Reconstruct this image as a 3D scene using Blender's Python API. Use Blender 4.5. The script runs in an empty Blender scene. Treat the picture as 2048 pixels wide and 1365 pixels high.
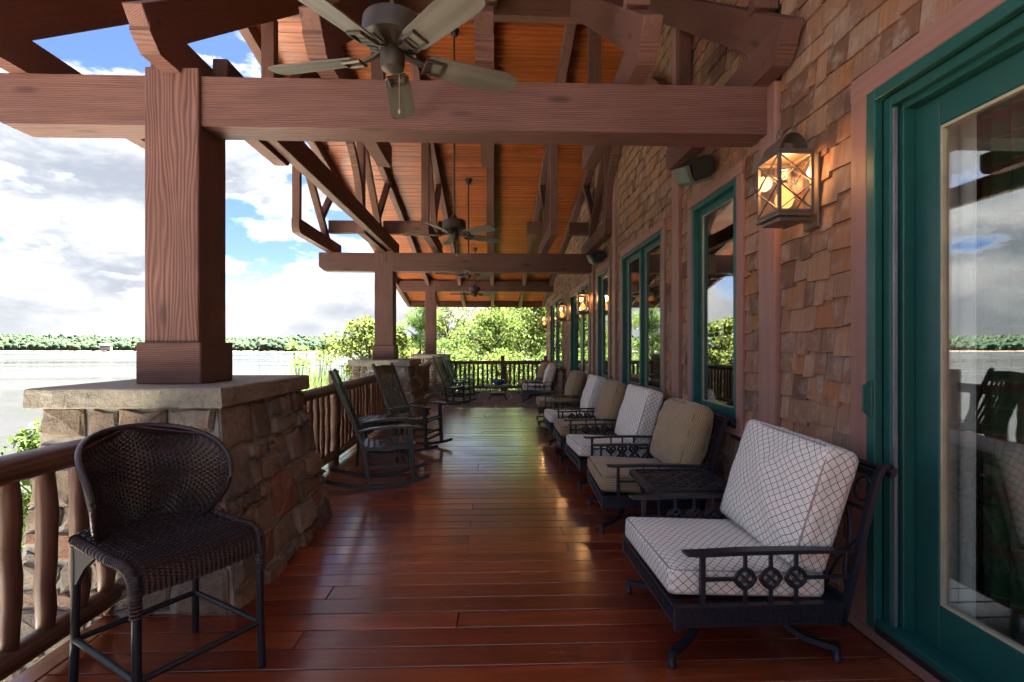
import bpy, bmesh, math, random
import numpy as np
from mathutils import Matrix, Vector
R = math.radians
rng = random.Random(7)
SC = bpy.context.scene
COL = SC.collection

# ------------------------------------------------------------------ camera
cam_d = bpy.data.cameras.new('camera'); cam = bpy.data.objects.new('camera', cam_d); COL.objects.link(cam)
cam.location = (0, 0, 1.5); cam.rotation_euler = (R(90), 0, R(-2.01))
cam_d.sensor_width = 36; cam_d.lens = 18; cam_d.shift_y = 11.5 / 2048
cam_d.clip_start = 0.05; cam_d.clip_end = 6000
SC.camera = cam

# ------------------------------------------------------------------ world / sky
SUN_EL = R(63); SUN_AZ = math.atan2(0.12, 0.99)     # direction towards the sun, (x, y) = (sin, cos)
W = bpy.data.worlds.new('World'); SC.world = W; W.use_nodes = True
nt = W.node_tree; nt.nodes.clear()
def wn(t, **kw):
    n = nt.nodes.new(t)
    for k, v in kw.items(): setattr(n, k, v)
    return n
def wl(a, b): nt.links.new(a, b)
def wmath(op, a, b=None, c=None, clamp=False):
    n = wn('ShaderNodeMath', operation=op, use_clamp=clamp)
    for i, v in enumerate((a, b, c)):
        if v is None: continue
        if isinstance(v, (int, float)): n.inputs[i].default_value = v
        else: wl(v, n.inputs[i])
    return n.outputs[0]
def wmaprange(v, a, b, c=0, d=1):
    n = wn('ShaderNodeMapRange', interpolation_type='SMOOTHSTEP')
    wl(v, n.inputs[0])
    for i, q in enumerate((a, b, c, d)): n.inputs[1 + i].default_value = q
    return n.outputs[0]
sky = wn('ShaderNodeTexSky', sky_type='NISHITA', sun_disc=False)
sky.sun_elevation = SUN_EL; sky.sun_rotation = SUN_AZ
sky.air_density = 0.9; sky.dust_density = 0.3; sky.ozone_density = 3.0
tc = wn('ShaderNodeTexCoord')
sep = wn('ShaderNodeSeparateXYZ'); wl(tc.outputs['Generated'], sep.inputs[0])
def cloud_noise(offz, detail, seed, sxy=3.1, sz=7.2, rough=.58):
    m = wn('ShaderNodeMapping'); wl(tc.outputs['Generated'], m.inputs[0])
    m.inputs['Scale'].default_value = (sxy, sxy, sz); m.inputs['Location'].default_value = (seed, seed * .37, offz)
    n = wn('ShaderNodeTexNoise'); wl(m.outputs[0], n.inputs['Vector'])
    n.inputs['Scale'].default_value = 1.0; n.inputs['Detail'].default_value = detail
    n.inputs['Roughness'].default_value = rough; n.inputs['Distortion'].default_value = 0.1
    return n.outputs['Fac']
CS = 21.9
n_main = cloud_noise(0, 12, CS)
n_low = cloud_noise(0.30, 9, CS)
n_fine = cloud_noise(0.0, 8, CS + 4.0, 9.0, 16.0)
cover = wmaprange(sep.outputs['Z'], 0.08, 0.42, 0.115, 0.030)     # more cloud towards the horizon
dens = wmath('ADD', n_main, cover)
mask = wmaprange(dens, 0.522, 0.585)
lit = wmath('ADD', wmath('SUBTRACT', n_main, n_low), wmath('MULTIPLY', wmath('SUBTRACT', n_fine, 0.5), 0.35))
lit = wmaprange(lit, -0.14, 0.17)
mixc = wn('ShaderNodeMix', data_type='RGBA'); wl(lit, mixc.inputs[0])
mixc.inputs[6].default_value = (0.0265, 0.0292, 0.0342, 1); mixc.inputs[7].default_value = (0.077, 0.0760, 0.0745, 1)
thick = wmaprange(dens, 0.51, 0.60)
mixt = wn('ShaderNodeMix', data_type='RGBA'); wl(thick, mixt.inputs[0])
mixt.inputs[6].default_value = (0.115, 0.117, 0.122, 1); wl(mixc.outputs[2], mixt.inputs[7])
haze_f = wmaprange(sep.outputs['Z'], -0.01, 0.17, 0.75, 0.0)
mixh = wn('ShaderNodeMix', data_type='RGBA'); wl(haze_f, mixh.inputs[0])
wl(mixt.outputs[2], mixh.inputs[6]); mixh.inputs[7].default_value = (0.036, 0.0373, 0.0392, 1)
tint = wn('ShaderNodeMix', data_type='RGBA', blend_type='MULTIPLY'); tint.inputs[0].default_value = 1; wl(sky.outputs[0], tint.inputs[6]); tint.inputs[7].default_value = (0.146, 0.158, 0.202, 1)
bg_sky = wn('ShaderNodeBackground'); wl(tint.outputs[2], bg_sky.inputs[0]); bg_sky.inputs[1].default_value = 0.05
bg_cl = wn('ShaderNodeBackground'); wl(mixh.outputs[2], bg_cl.inputs[0]); bg_cl.inputs[1].default_value = 1.0
mask2 = wmath('MAXIMUM', mask, wmaprange(sep.outputs['Z'], 0.0, 0.16, 0.85, 0.0))
mixs = wn('ShaderNodeMixShader'); wl(mask2, mixs.inputs[0]); wl(bg_sky.outputs[0], mixs.inputs[1]); wl(bg_cl.outputs[0], mixs.inputs[2])
outw = wn('ShaderNodeOutputWorld'); wl(mixs.outputs[0], outw.inputs[0])

sun_d = bpy.data.lights.new('sun', 'SUN'); sun_d.energy = 5.0; sun_d.angle = R(0.6); sun_d.color = (1, 0.95, 0.87)
sun = bpy.data.objects.new('sun', sun_d); COL.objects.link(sun)
sv = Vector((math.sin(SUN_AZ) * math.cos(SUN_EL), math.cos(SUN_AZ) * math.cos(SUN_EL), math.sin(SUN_EL)))
sun.rotation_euler = (-sv).to_track_quat('-Z', 'Y').to_euler()
sun.location = (20, -10, 30)

VS = SC.view_settings
VS.view_transform = 'Standard'; VS.look = 'None'; VS.exposure = 4.5; VS.gamma = 1; VS.use_curve_mapping = False
CY = SC.cycles
CY.use_adaptive_sampling = True; CY.adaptive_threshold = 0.025; CY.use_denoising = True; CY.denoiser = 'OPENIMAGEDENOISE'; CY.denoising_input_passes = 'RGB_ALBEDO_NORMAL'
CY.max_bounces = 8; CY.diffuse_bounces = 5; CY.glossy_bounces = 4; CY.transmission_bounces = 6; CY.transparent_max_bounces = 8
CY.caustics_reflective = False; CY.caustics_refractive = False; CY.sample_clamp_indirect = 6

# ------------------------------------------------------------------ mesh helpers
MW = {}
def thing(name, label, cat, loc=(0, 0, 0), rz=0, group=None, kind=None):
    o = bpy.data.objects.new(name, None); COL.objects.link(o); o.empty_display_size = .1
    M = Matrix.Translation(loc) @ Matrix.Rotation(rz, 4, 'Z')
    o.matrix_basis = M; MW[o] = M
    tag(o, label, cat, group, kind)
    return o
def tag(o, label=None, cat=None, group=None, kind=None):
    if label: o['label'] = label
    if cat: o['category'] = cat
    if group: o['group'] = group
    if kind: o['kind'] = kind
    return o
def put(name, me, parent=None, M=None, local=None, mat=None):
    """link mesh as object; M = world matrix, local = matrix in the parent's space"""
    o = bpy.data.objects.new(name, me); COL.objects.link(o)
    if mat is not None and not me.materials: me.materials.append(mat)
    P = MW[parent] if parent is not None else Matrix.Identity(4)
    if parent is not None: o.parent = parent
    if M is not None:
        o.matrix_basis = P.inverted() @ M; MW[o] = M
    else:
        Lm = local if local is not None else Matrix.Identity(4)
        o.matrix_basis = Lm; MW[o] = P @ Lm
    return o
def copy_tree(o, M=None, parent=None):
    c = o.copy(); COL.objects.link(c)
    if parent is not None:
        c.parent = parent; c.matrix_parent_inverse = Matrix.Identity(4); MW[c] = MW[parent] @ o.matrix_basis
    if M is not None: c.matrix_basis = M; MW[c] = M
    for ch in o.children: copy_tree(ch, None, c)
    return c

class MB:
    def __init__(s): s.v = []; s.f = []; s.a = []
    def add(s, vs, fs):
        n = len(s.v); s.v.extend([tuple(p) for p in vs]); s.f.extend([tuple(i + n for i in f) for f in fs]); return s
    def box(s, lo, hi, b=0.0, T=None):
        lo = Vector(lo); hi = Vector(hi); vs = []; fs = []
        if b <= 0:
            for z in (lo.z, hi.z):
                for y in (lo.y, hi.y):
                    for x in (lo.x, hi.x): vs.append(Vector((x, y, z)))
            fs = [(0, 2, 3, 1), (4, 5, 7, 6), (0, 1, 5, 4), (2, 6, 7, 3), (0, 4, 6, 2), (1, 3, 7, 5)]
        else:
            b = min(b, min(hi - lo) * .45); idx = {}
            for sx in (0, 1):
                for sy in (0, 1):
                    for sz in (0, 1):
                        full = [(hi if q else lo)[i] for i, q in enumerate((sx, sy, sz))]
                        ins = [full[i] + (-b if q else b) for i, q in enumerate((sx, sy, sz))]
                        for ax in range(3):
                            p = list(ins); p[ax] = full[ax]
                            idx[(sx, sy, sz, ax)] = len(vs); vs.append(Vector(p))
            for ax in range(3):
                o1, o2 = (ax + 1) % 3, (ax + 2) % 3
                for sgn in (0, 1):
                    q = []
                    for a, c in ((0, 0), (1, 0), (1, 1), (0, 1)):
                        k = [0, 0, 0]; k[ax] = sgn; k[o1] = a; k[o2] = c
                        q.append(idx[(k[0], k[1], k[2], ax)])
                    fs.append(tuple(q if sgn else q[::-1]))
                for a in (0, 1):
                    for c in (0, 1):
                        q = []
                        for t, axx in ((0, o1), (1, o1), (1, o2), (0, o2)):
                            k = [0, 0, 0]; k[ax] = t; k[o1] = a; k[o2] = c
                            q.append(idx[(k[0], k[1], k[2], axx)])
                        fs.append(tuple(q if (a == c) else q[::-1]))
            for sx in (0, 1):
                for sy in (0, 1):
                    for sz in (0, 1):
                        q = [idx[(sx, sy, sz, ax)] for ax in range(3)]
                        fs.append(tuple(q if (sx + sy + sz) % 2 == 1 else q[::-1]))
        if T is not None: vs = [T @ p for p in vs]
        return s.add(vs, fs)
    def sweep(s, pts, prof, up=(0, 0, 1), scale=None, caps=True, closed=False):
        pts = [Vector(p) for p in pts]; n = len(pts); m = len(prof); vs = []; up = Vector(up)
        for i, p in enumerate(pts):
            if closed: d = pts[(i + 1) % n] - pts[i - 1]
            else: d = pts[min(i + 1, n - 1)] - pts[max(i - 1, 0)]
            d.normalize(); u = up
            if abs(d.dot(u)) > .985: u = Vector((1, 0, 0)) if abs(d.x) < .9 else Vector((0, 1, 0))
            a = d.cross(u).normalized(); c = a.cross(d).normalized(); k = scale[i] if scale else 1.0
            for x, y in prof: vs.append(p + a * x * k + c * y * k)
        fs = []
        for i in range(n if closed else n - 1):
            for j in range(m):
                i2 = (i + 1) % n; fs.append((i * m + j, i * m + (j + 1) % m, i2 * m + (j + 1) % m, i2 * m + j))
        if caps and not closed: fs.append(tuple(range(m - 1, -1, -1))); fs.append(tuple((n - 1) * m + j for j in range(m)))
        return s.add(vs, fs)
    def tube(s, pts, r, n=8, up=(0, 0, 1), scale=None, closed=False):
        return s.sweep(pts, [(r * math.cos(2 * math.pi * k / n), r * math.sin(2 * math.pi * k / n)) for k in range(n)], up, scale, True, closed)
    def bar(s, pts, w, h, up=(0, 0, 1), scale=None):
        return s.sweep(pts, [(-w / 2, -h / 2), (w / 2, -h / 2), (w / 2, h / 2), (-w / 2, h / 2)], up, scale)
    def lathe(s, prof, n=20, T=None):
        vs = []; fs = []
        for r, z in prof:
            for k in range(n):
                a = 2 * math.pi * k / n; vs.append(Vector((r * math.cos(a), r * math.sin(a), z)))
        for i in range(len(prof) - 1):
            for k in range(n):
                fs.append((i * n + k, i * n + (k + 1) % n, (i + 1) * n + (k + 1) % n, (i + 1) * n + k))
        fs.append(tuple(range(n - 1, -1, -1))); fs.append(tuple((len(prof) - 1) * n + k for k in range(n)))
        if T is not None: vs = [T @ p for p in vs]
        return s.add(vs, fs)
    def prism(s, poly, d0, d1, fn):
        """poly 2D, extruded between d0 and d1; fn(u, v, d) -> point"""
        n = len(poly); vs = [fn(u, v, d0) for u, v in poly] + [fn(u, v, d1) for u, v in poly]
        fs = [tuple(range(n - 1, -1, -1)), tuple(range(n, 2 * n))]
        for i in range(n): fs.append((i, (i + 1) % n, n + (i + 1) % n, n + i))
        return s.add(vs, fs)
    def mesh(s, name, mat=None, smooth=False, recalc=True, angle=None):
        me = bpy.data.meshes.new(name); me.from_pydata(s.v, [], s.f)
        if recalc:
            bm = bmesh.new(); bm.from_mesh(me); bmesh.ops.recalc_face_normals(bm, faces=bm.faces); bm.to_mesh(me); bm.free()
        if mat is not None: me.materials.append(mat)
        if smooth:
            me.polygons.foreach_set('use_smooth', [True] * len(me.polygons))
            if angle: me.set_sharp_from_angle(angle=R(angle))
        me.update()
        return me
    def build(s, name, mat, parent=None, smooth=False, M=None, local=None, angle=None):
        return put(name, s.mesh(name, mat, smooth, True, angle), parent, M, local)
def fast_mesh(name, V, F, mat=None, smooth=False):
    V = np.asarray(V, dtype=np.float32); F = np.asarray(F, dtype=np.int32)
    me = bpy.data.meshes.new(name); k = F.shape[1]
    me.vertices.add(len(V)); me.vertices.foreach_set('co', V.ravel())
    me.loops.add(F.size); me.loops.foreach_set('vertex_index', F.ravel())
    me.polygons.add(len(F)); me.polygons.foreach_set('loop_start', np.arange(0, F.size, k, dtype=np.int32))
    me.polygons.foreach_set('loop_total', np.full(len(F), k, dtype=np.int32))
    if smooth: me.polygons.foreach_set('use_smooth', np.ones(len(F), dtype=bool))
    me.update(calc_edges=True); me.validate()
    if mat: me.materials.append(mat)
    return me
def frame(p0, p1, up=(0, 0, 1)):
    p0 = Vector(p0); p1 = Vector(p1); x = (p1 - p0).normalized(); u = Vector(up)
    if abs(x.dot(u)) > .99: u = Vector((0, 1, 0))
    y = u.cross(x).normalized(); z = x.cross(y)
    return Matrix(((x.x, y.x, z.x, p0.x), (x.y, y.y, z.y, p0.y), (x.z, y.z, z.z, p0.z), (0, 0, 0, 1)))
BEAMS = {}
def beam(name, p0, p1, w, h, mat, parent=None, up=(0, 0, 1), b=.006, c0=0, c1=0):
    """timber along p0-p1 (centre line); w across, h along 'up'; c0/c1 chamfer the lower edge of the ends"""
    L = (Vector(p1) - Vector(p0)).length
    key = (round(L, 3), w, h, mat.name, b, c0, c1)
    if key not in BEAMS:
        mb = MB()
        if c0 or c1:
            poly = [(c0, -h / 2), (L - c1, -h / 2)] + ([(L, -h / 2 + c1 * .8)] if c1 else []) + [(L, h / 2), (0, h / 2)] + ([(0, -h / 2 + c0 * .8)] if c0 else [])
            mb.prism(poly, -w / 2, w / 2, lambda u, v, d: (u, d, v))
        else: mb.box((0, -w / 2, -h / 2), (L, w / 2, h / 2), b)
        BEAMS[key] = mb.mesh(name, mat)
    return put(name, BEAMS[key], parent, frame(p0, p1, up))
# ------------------------------------------------------------------ materials
class NT:
    def __init__(s, name):
        s.m = bpy.data.materials.new(name); s.m.use_nodes = True; s.t = s.m.node_tree; s.t.nodes.clear()
        s.out = s.t.nodes.new('ShaderNodeOutputMaterial'); s.p = s.n('ShaderNodeBsdfPrincipled')
        s.l(s.p.outputs[0], s.out.inputs[0])
    def n(s, t, ins=None, **kw):
        q = s.t.nodes.new(t)
        for k, v in kw.items(): setattr(q, k, v)
        for k, v in (ins or {}).items():
            if hasattr(v, 'is_linked') or isinstance(v, bpy.types.NodeSocket): s.l(v, q.inputs[k])
            else: q.inputs[k].default_value = v
        return q
    def l(s, a, b): s.t.links.new(a, b)
    def math(s, op, a, b=0.0, clamp=False):
        return s.n('ShaderNodeMath', {0: a, 1: b}, operation=op, use_clamp=clamp).outputs[0]
    def mix(s, f, a, b, blend='MIX'):
        q = s.n('ShaderNodeMix', {0: f, 6: a, 7: b}, data_type='RGBA', blend_type=blend); return q.outputs[2]
    def ramp(s, f, stops, interp='LINEAR'):
        q = s.n('ShaderNodeValToRGB', {0: f}); cr = q.color_ramp; cr.interpolation = interp
        while len(cr.elements) < len(stops): cr.elements.new(.5)
        for e, (p, c) in zip(cr.elements, stops): e.position = p; e.color = (c[0], c[1], c[2], 1) if isinstance(c, tuple) else (c, c, c, 1)
        return q.outputs[0]
    def noise(s, vec, scale, detail=4, rough=.55, dist=0.0):
        ins = {'Scale': scale, 'Detail': detail, 'Roughness': rough, 'Distortion': dist}
        if vec is not None: ins['Vector'] = vec
        return s.n('ShaderNodeTexNoise', ins).outputs['Fac']
    def coord(s, kind='Object'): return s.n('ShaderNodeTexCoord').outputs[kind]
    def rnd(s): return s.n('ShaderNodeObjectInfo').outputs['Random']
    def island(s): return s.n('ShaderNodeNewGeometry').outputs['Random Per Island']
    def scaled(s, vec, sc, off=None):
        q = s.n('ShaderNodeVectorMath', {0: vec, 1: sc}, operation='MULTIPLY').outputs[0]
        if off is not None: q = s.n('ShaderNodeVectorMath', {0: q, 1: off}, operation='ADD').outputs[0]
        return q
    def shift(s, vec, rnd, k=(37., 11., 23.)):
        c = s.n('ShaderNodeCombineXYZ', {0: s.math('MULTIPLY', rnd, k[0]), 1: s.math('MULTIPLY', rnd, k[1]), 2: s.math('MULTIPLY', rnd, k[2])}).outputs[0]
        return s.n('ShaderNodeVectorMath', {0: vec, 1: c}, operation='ADD').outputs[0]
    def bump(s, h, strength=.3, dist=.01, normal=None):
        ins = {'Strength': strength, 'Distance': dist, 'Height': h}
        if normal is not None: ins['Normal'] = normal
        q = s.n('ShaderNodeBump', ins).outputs[0]; s.l(q, s.p.inputs['Normal']); return q
    def col(s, c):
        if isinstance(c, tuple): s.p.inputs['Base Color'].default_value = (c[0], c[1], c[2], 1)
        else: s.l(c, s.p.inputs['Base Color'])
    def set(s, **kw):
        for k, v in kw.items():
            k = k.replace('_', ' ').title().replace('Ior', 'IOR')
            if isinstance(v, (int, float)): s.p.inputs[k].default_value = v
            else: s.l(v, s.p.inputs[k])
        return s.m
def rgb(c): return (c[0], c[1], c[2], 1)
def wood(name, c1, c2, rough=.62, bump=.35, ring=8., fine=(2.2, 42, 42), var=.22, spec=.3, knots=True, coat=0.0, grain=.55):
    m = NT(name); r = m.rnd(); v = m.shift(m.coord(), r)
    fine_n = m.noise(m.scaled(v, fine), 1.0, 5, .6, .3)
    warp = m.noise(m.scaled(v, (.9, 5., 5.)), 1.0, 2, .5)
    vv = m.scaled(v, (.055, 1, 1)); off = m.n('ShaderNodeCombineXYZ', {0: 0.0, 1: warp, 2: warp}).outputs[0]
    vv = m.n('ShaderNodeVectorMath', {0: vv, 1: m.scaled(off, (.055, .055, .055))}, operation='ADD').outputs[0]
    wv = m.n('ShaderNodeTexWave', {'Vector': vv, 'Scale': ring, 'Distortion': 1.3, 'Detail': 2.0, 'Detail Scale': .7}, wave_type='RINGS', rings_direction='X').outputs['Fac']
    g = m.math('ADD', m.math('MULTIPLY', fine_n, 1 - grain), m.math('MULTIPLY', wv, grain))
    c = m.mix(m.ramp(g, [(.25, 0.), (.75, 1.)]), rgb(c2), rgb(c1))
    if knots:
        vo = m.n('ShaderNodeTexVoronoi', {'Vector': m.scaled(v, (1.5, 5.5, 5.5)), 'Scale': 1.0, 'Randomness': 1.0}).outputs['Distance']
        k = m.ramp(vo, [(.07, 1.), (.17, 0.)])
        c = m.mix(m.math('MULTIPLY', k, .6), c, rgb(tuple(q * .35 for q in c2)))
    big = m.noise(v, 1.7, 3)
    c = m.mix(m.ramp(big, [(.35, .0), (.7, .35)]), c, rgb(tuple(q * .72 for q in c2)))
    hsv = m.n('ShaderNodeHueSaturation', {'Value': m.math('ADD', 1 - var / 2, m.math('MULTIPLY', r, var)), 'Color': c}).outputs[0]
    m.col(hsv)
    m.bump(g, bump, .004)
    ro = m.ramp(fine_n, [(.3, rough - .08), (.7, min(1, rough + .1))])
    m.set(roughness=ro, specular_ior_level=spec, coat_weight=coat, coat_roughness=.12)
    return m.m
def paint(name, c, rough=.45, var=.06, bump=.1, spec=.4, metallic=0., dirt=.15):
    m = NT(name); v = m.shift(m.coord(), m.rnd()); n = m.noise(v, 6, 5, .6); n2 = m.noise(v, 70, 3)
    cc = m.mix(m.ramp(n, [(.35, 0.), (.75, 1.)]), rgb(c), rgb(tuple(q * (1 - dirt * 2) for q in c)))
    m.col(cc); m.bump(n2, bump, .002); m.set(roughness=m.ramp(n, [(.3, rough - .06), (.7, rough + .1)]), specular_ior_level=spec, metallic=metallic)
    return m.m

M_TIMBER = wood('stained_timber', (.178, .086, .071), (.066, .029, .024), rough=.6, bump=.5, spec=.25, ring=29., grain=.36)
M_RAFTER = wood('stained_rafter', (.172, .083, .066), (.078, .035, .028), rough=.62, bump=.35, spec=.2, ring=34., grain=.4)
M_TRIM = wood('trim_paint_wood', (.30, .160, .132), (.25, .130, .105), rough=.55, bump=.2, knots=False, var=.1, grain=.3)
M_CEIL = wood('orange_ceiling_board', (.335, .080, .014), (.195, .038, .0065), rough=.42, bump=.2, fine=(1.6, 30, 30), var=.35, spec=.35, grain=.4)
M_LOG = wood('log_rail', (.185, .088, .056), (.085, .036, .022), rough=.42, bump=.4, ring=12., spec=.4, grain=.3)
M_SHELF = wood('table_wood', (.10, .04, .02), (.045, .018, .009), rough=.4, knots=False)

# deck plank
m = NT('deck_plank'); r = m.rnd(); v = m.shift(m.coord(), r)
fn = m.noise(m.scaled(v, (2.0, 26, 26)), 1.0, 6, .6, .4); bg = m.noise(m.scaled(v, (.8, 1.6, 1)), 1.0, 4, .6)
c = m.mix(m.ramp(fn, [(.3, 0.), (.72, 1.)]), (.130, .020, .0078, 1), (.310, .055, .0165, 1))
c = m.mix(m.ramp(bg, [(.35, 0.), (.7, .65)]), c, (.115, .023, .011, 1))
c = m.n('ShaderNodeHueSaturation', {'Hue': m.math('ADD', .492, m.math('MULTIPLY', r, .016)), 'Value': m.math('ADD', .72, m.math('MULTIPLY', r, .56)), 'Color': c}).outputs[0]
gp = m.n('ShaderNodeNewGeometry').outputs['Position']
scr = m.noise(m.scaled(gp, (5., 60., 1.)), 1.0, 4, .7); area = m.noise(gp, 1.1, 3)
wear = m.math('MULTIPLY', m.ramp(scr, [(.60, 0.), (.72, 1.)]), m.ramp(area, [(.44, 0.), (.60, .7)]))
vor = m.n('ShaderNodeTexVoronoi', {'Vector': m.scaled(gp, (9., 6., 1.)), 'Scale': 1.0}, feature='DISTANCE_TO_EDGE').outputs['Distance']
nick = m.math('MULTIPLY', m.ramp(vor, [(.0, 1.), (.012, 0.)]), m.ramp(m.noise(gp, 2.3, 3), [(.58, 0.), (.66, .4)]))
speck = m.ramp(m.noise(gp, 130, 2), [(.70, 0.), (.73, .7)])
wear = m.math('MAXIMUM', m.math('MAXIMUM', wear, nick), speck)
c = m.mix(m.math('MULTIPLY', wear, .75), c, (.36, .20, .12, 1)); m.col(c)
ro = m.math('ADD', m.ramp(m.noise(gp, 2.2, 4), [(.3, .13), (.7, .25)]), m.math('MULTIPLY', wear, .25))
m.bump(m.math('ADD', m.math('MULTIPLY', fn, .6), m.math('MULTIPLY', bg, 1.2)), .16, .004)
M_DECK = m.set(roughness=ro, specular_ior_level=.55, coat_weight=.6, coat_roughness=.33)

# shingle
m = NT('cedar_shingle'); att = m.n('ShaderNodeAttribute', attribute_name='rnd').outputs['Fac']
r = m.math('FRACT', m.math('ADD', att, m.rnd())); v = m.shift(m.coord(), r)
gp = m.n('ShaderNodeNewGeometry').outputs['Position']
gr = m.noise(m.shift(m.scaled(gp, (10, 85, 3.2)), r), 1.0, 5, .6, .2); bl = m.noise(m.shift(gp, r), 9, 4, .6)
c = m.ramp(r, [(0, (.125, .060, .036)), (.22, (.330, .180, .108)), (.45, (.185, .105, .070)), (.62, (.390, .230, .145)), (.8, (.340, .145, .062)), (1, (.280, .195, .145))])
c = m.mix(m.ramp(gr, [(.35, .0), (.75, .55)]), c, (.11, .062, .045, 1))
c = m.mix(m.ramp(bl, [(.52, .0), (.72, .7)]), c, (.34, .285, .245, 1))
c = m.mix(m.ramp(m.noise(m.shift(gp, r), 5, 3), [(.55, .0), (.72, .6)]), c, (.085, .052, .042, 1)); m.col(c)
m.bump(gr, .5, .004); M_SHINGLE = m.set(roughness=.78, specular_ior_level=.2)

# stone
def stone(name, pal, grey, moss=0.0):
    m = NT(name); r = m.rnd(); v = m.shift(m.coord(), r)
    c = m.ramp(r, [(i / (len(pal) - 1), p) for i, p in enumerate(pal)])
    n1 = m.noise(v, 5, 6, .65, .4); n2 = m.noise(v, 26, 6, .7); n3 = m.noise(v, 2.2, 3)
    c = m.mix(m.ramp(n1, [(.35, 0.), (.72, .75)]), c, rgb(grey))
    c = m.mix(m.ramp(n3, [(.55, 0.), (.75, .5)]), c, (.26, .11, .055, 1))
    c = m.mix(m.ramp(n2, [(.45, 0.), (.8, .6)]), c, (.07, .06, .05, 1)); m.col(c)
    m.bump(m.math('ADD', m.math('MULTIPLY', n1, 1.6), m.math('MULTIPLY', n2, .6)), .85, .025)
    return m.set(roughness=.85, specular_ior_level=.25)
M_STONE = stone('field_stone', [(.13, .085, .055), (.33, .255, .175), (.30, .105, .042), (.16, .15, .14), (.36, .32, .26), (.22, .13, .07), (.10, .072, .058), (.29, .27, .24)], (.27, .235, .19))
M_CAP = stone('cap_stone', [(.29, .26, .205), (.31, .28, .22)], (.33, .30, .25))
M_FLAG = stone('flagstone', [(.15, .125, .12), (.19, .155, .145), (.17, .13, .115), (.21, .185, .17)], (.20, .18, .17))
m = NT('mortar'); gp = m.coord(); n1 = m.noise(gp, 14, 6, .7)
m.col(m.ramp(n1, [(.3, (.30, .28, .24)), (.7, (.48, .46, .41))])); m.bump(n1, .9, .02); M_MORTAR = m.set(roughness=.95, specular_ior_level=.1)

M_GREEN = paint('green_frame_paint', (.012, .086, .075), .38, dirt=.1, bump=.05)
M_IRON = paint('blue_black_iron', (.012, .0135, .022), .36, spec=.5, dirt=.1, bump=.3)
M_BLACK = paint('black_painted_wood', (.0075, .008, .011), .30, spec=.55, bump=.1, dirt=.05)
M_BRONZE = paint('aged_bronze', (.062, .048, .038), .42, metallic=.55, spec=.5)
M_LANT = paint('lantern_metal', (.17, .130, .108), .45, metallic=.6, spec=.5)
M_BLADE = wood('fan_blade', (.125, .115, .096), (.075, .066, .053), rough=.5, bump=.1, knots=False, var=.05, spec=.35, grain=.25)
M_SPK = paint('speaker_black', (.010, .010, .010), .6)
M_SPKF = paint('speaker_face', (.10, .11, .09), .5)
M_DARK = paint('dark_void', (.012, .008, .006), .9)
M_ALU = paint('track_metal', (.30, .30, .33), .4, metallic=.6)
M_SILL = paint('threshold_bronze', (.020, .018, .022), .35)
M_CHAIN = paint('brass_chain', (.45, .38, .27), .35, metallic=.7)
M_BEAD = paint('glazing_bead', (.46, .44, .30), .5)

# cloth with diamond lattice / dots, patterned from UV metres
def fabric_lattice():
    m = NT('lattice_fabric'); uv = m.coord('UV'); s = m.n('ShaderNodeSeparateXYZ', {0: uv})
    n = m.noise(m.coord(), 14, 2)
    u = m.math('ADD', s.outputs[0], m.math('MULTIPLY', n, .006)); w = m.math('ADD', s.outputs[1], m.math('MULTIPLY', n, .006))
    P = .0435
    def line(a):
        f = m.math('FRACT', m.math('DIVIDE', a, P)); d = m.math('ABSOLUTE', m.math('SUBTRACT', f, .5)); return m.ramp(d, [(.445, 0.), (.468, 1.)])
    w2 = m.math('MULTIPLY', w, .86)
    k = m.math('MAXIMUM', line(m.math('ADD', u, w2)), line(m.math('SUBTRACT', u, w2)))
    wv = m.noise(m.scaled(uv, (900, 900, 1)), 1.0, 2)
    base = m.mix(m.ramp(n, [(.3, 0.), (.7, .5)]), (.80, .775, .70, 1), (.70, .675, .60, 1))
    m.col(m.mix(k, base, (.035, .036, .045, 1)))
    m.bump(m.math('ADD', m.math('MULTIPLY', wv, .15), m.noise(m.coord(), 9, 3)), .35, .008)
    return m.set(roughness=.9, specular_ior_level=.15, sheen_weight=.2)
def fabric_dots():
    m = NT('tan_dotted_fabric'); uv = m.coord('UV'); s = m.n('ShaderNodeSeparateXYZ', {0: uv})
    P = .0165
    f1 = m.math('FRACT', m.math('DIVIDE', s.outputs[0], P)); f2 = m.math('FRACT', m.math('DIVIDE', s.outputs[1], P))
    d = m.math('ADD', m.math('POWER', m.math('SUBTRACT', f1, .5), 2), m.math('POWER', m.math('SUBTRACT', f2, .5), 2))
    dot = m.ramp(d, [(.030, 1.), (.055, 0.)]); st = m.ramp(m.math('ABSOLUTE', m.math('SUBTRACT', f1, .5)), [(.36, 0.), (.5, .55)])
    n = m.noise(m.coord(), 7, 3)
    b = m.mix(m.ramp(n, [(.3, 0.), (.7, .6)]), (.30, .215, .120, 1), (.235, .165, .092, 1))
    b = m.mix(st, b, (.14, .095, .055, 1)); m.col(m.mix(dot, b, (.52, .42, .27, 1)))
    m.bump(m.math('ADD', m.noise(m.coord(), 6, 3), m.math('MULTIPLY', dot, .05)), .5, .012)
    return m.set(roughness=.92, specular_ior_level=.12, sheen_weight=.2)
M_LATT = fabric_lattice(); M_TAN = fabric_dots()
M_PIPE = paint('piping_cord', (.40, .36, .30), .9, spec=.1)
M_PIPET = paint('piping_cord_tan', (.17, .115, .065), .9, spec=.1)

m = NT('wicker'); n = m.noise(m.coord(), 30, 3); r = m.island()
m.col(m.ramp(r, [(0, (.020, .0125, .0135)), (1, (.050, .030, .030))])); m.bump(n, .3, .003); M_WICKER = m.set(roughness=.38, specular_ior_level=.5)

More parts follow.
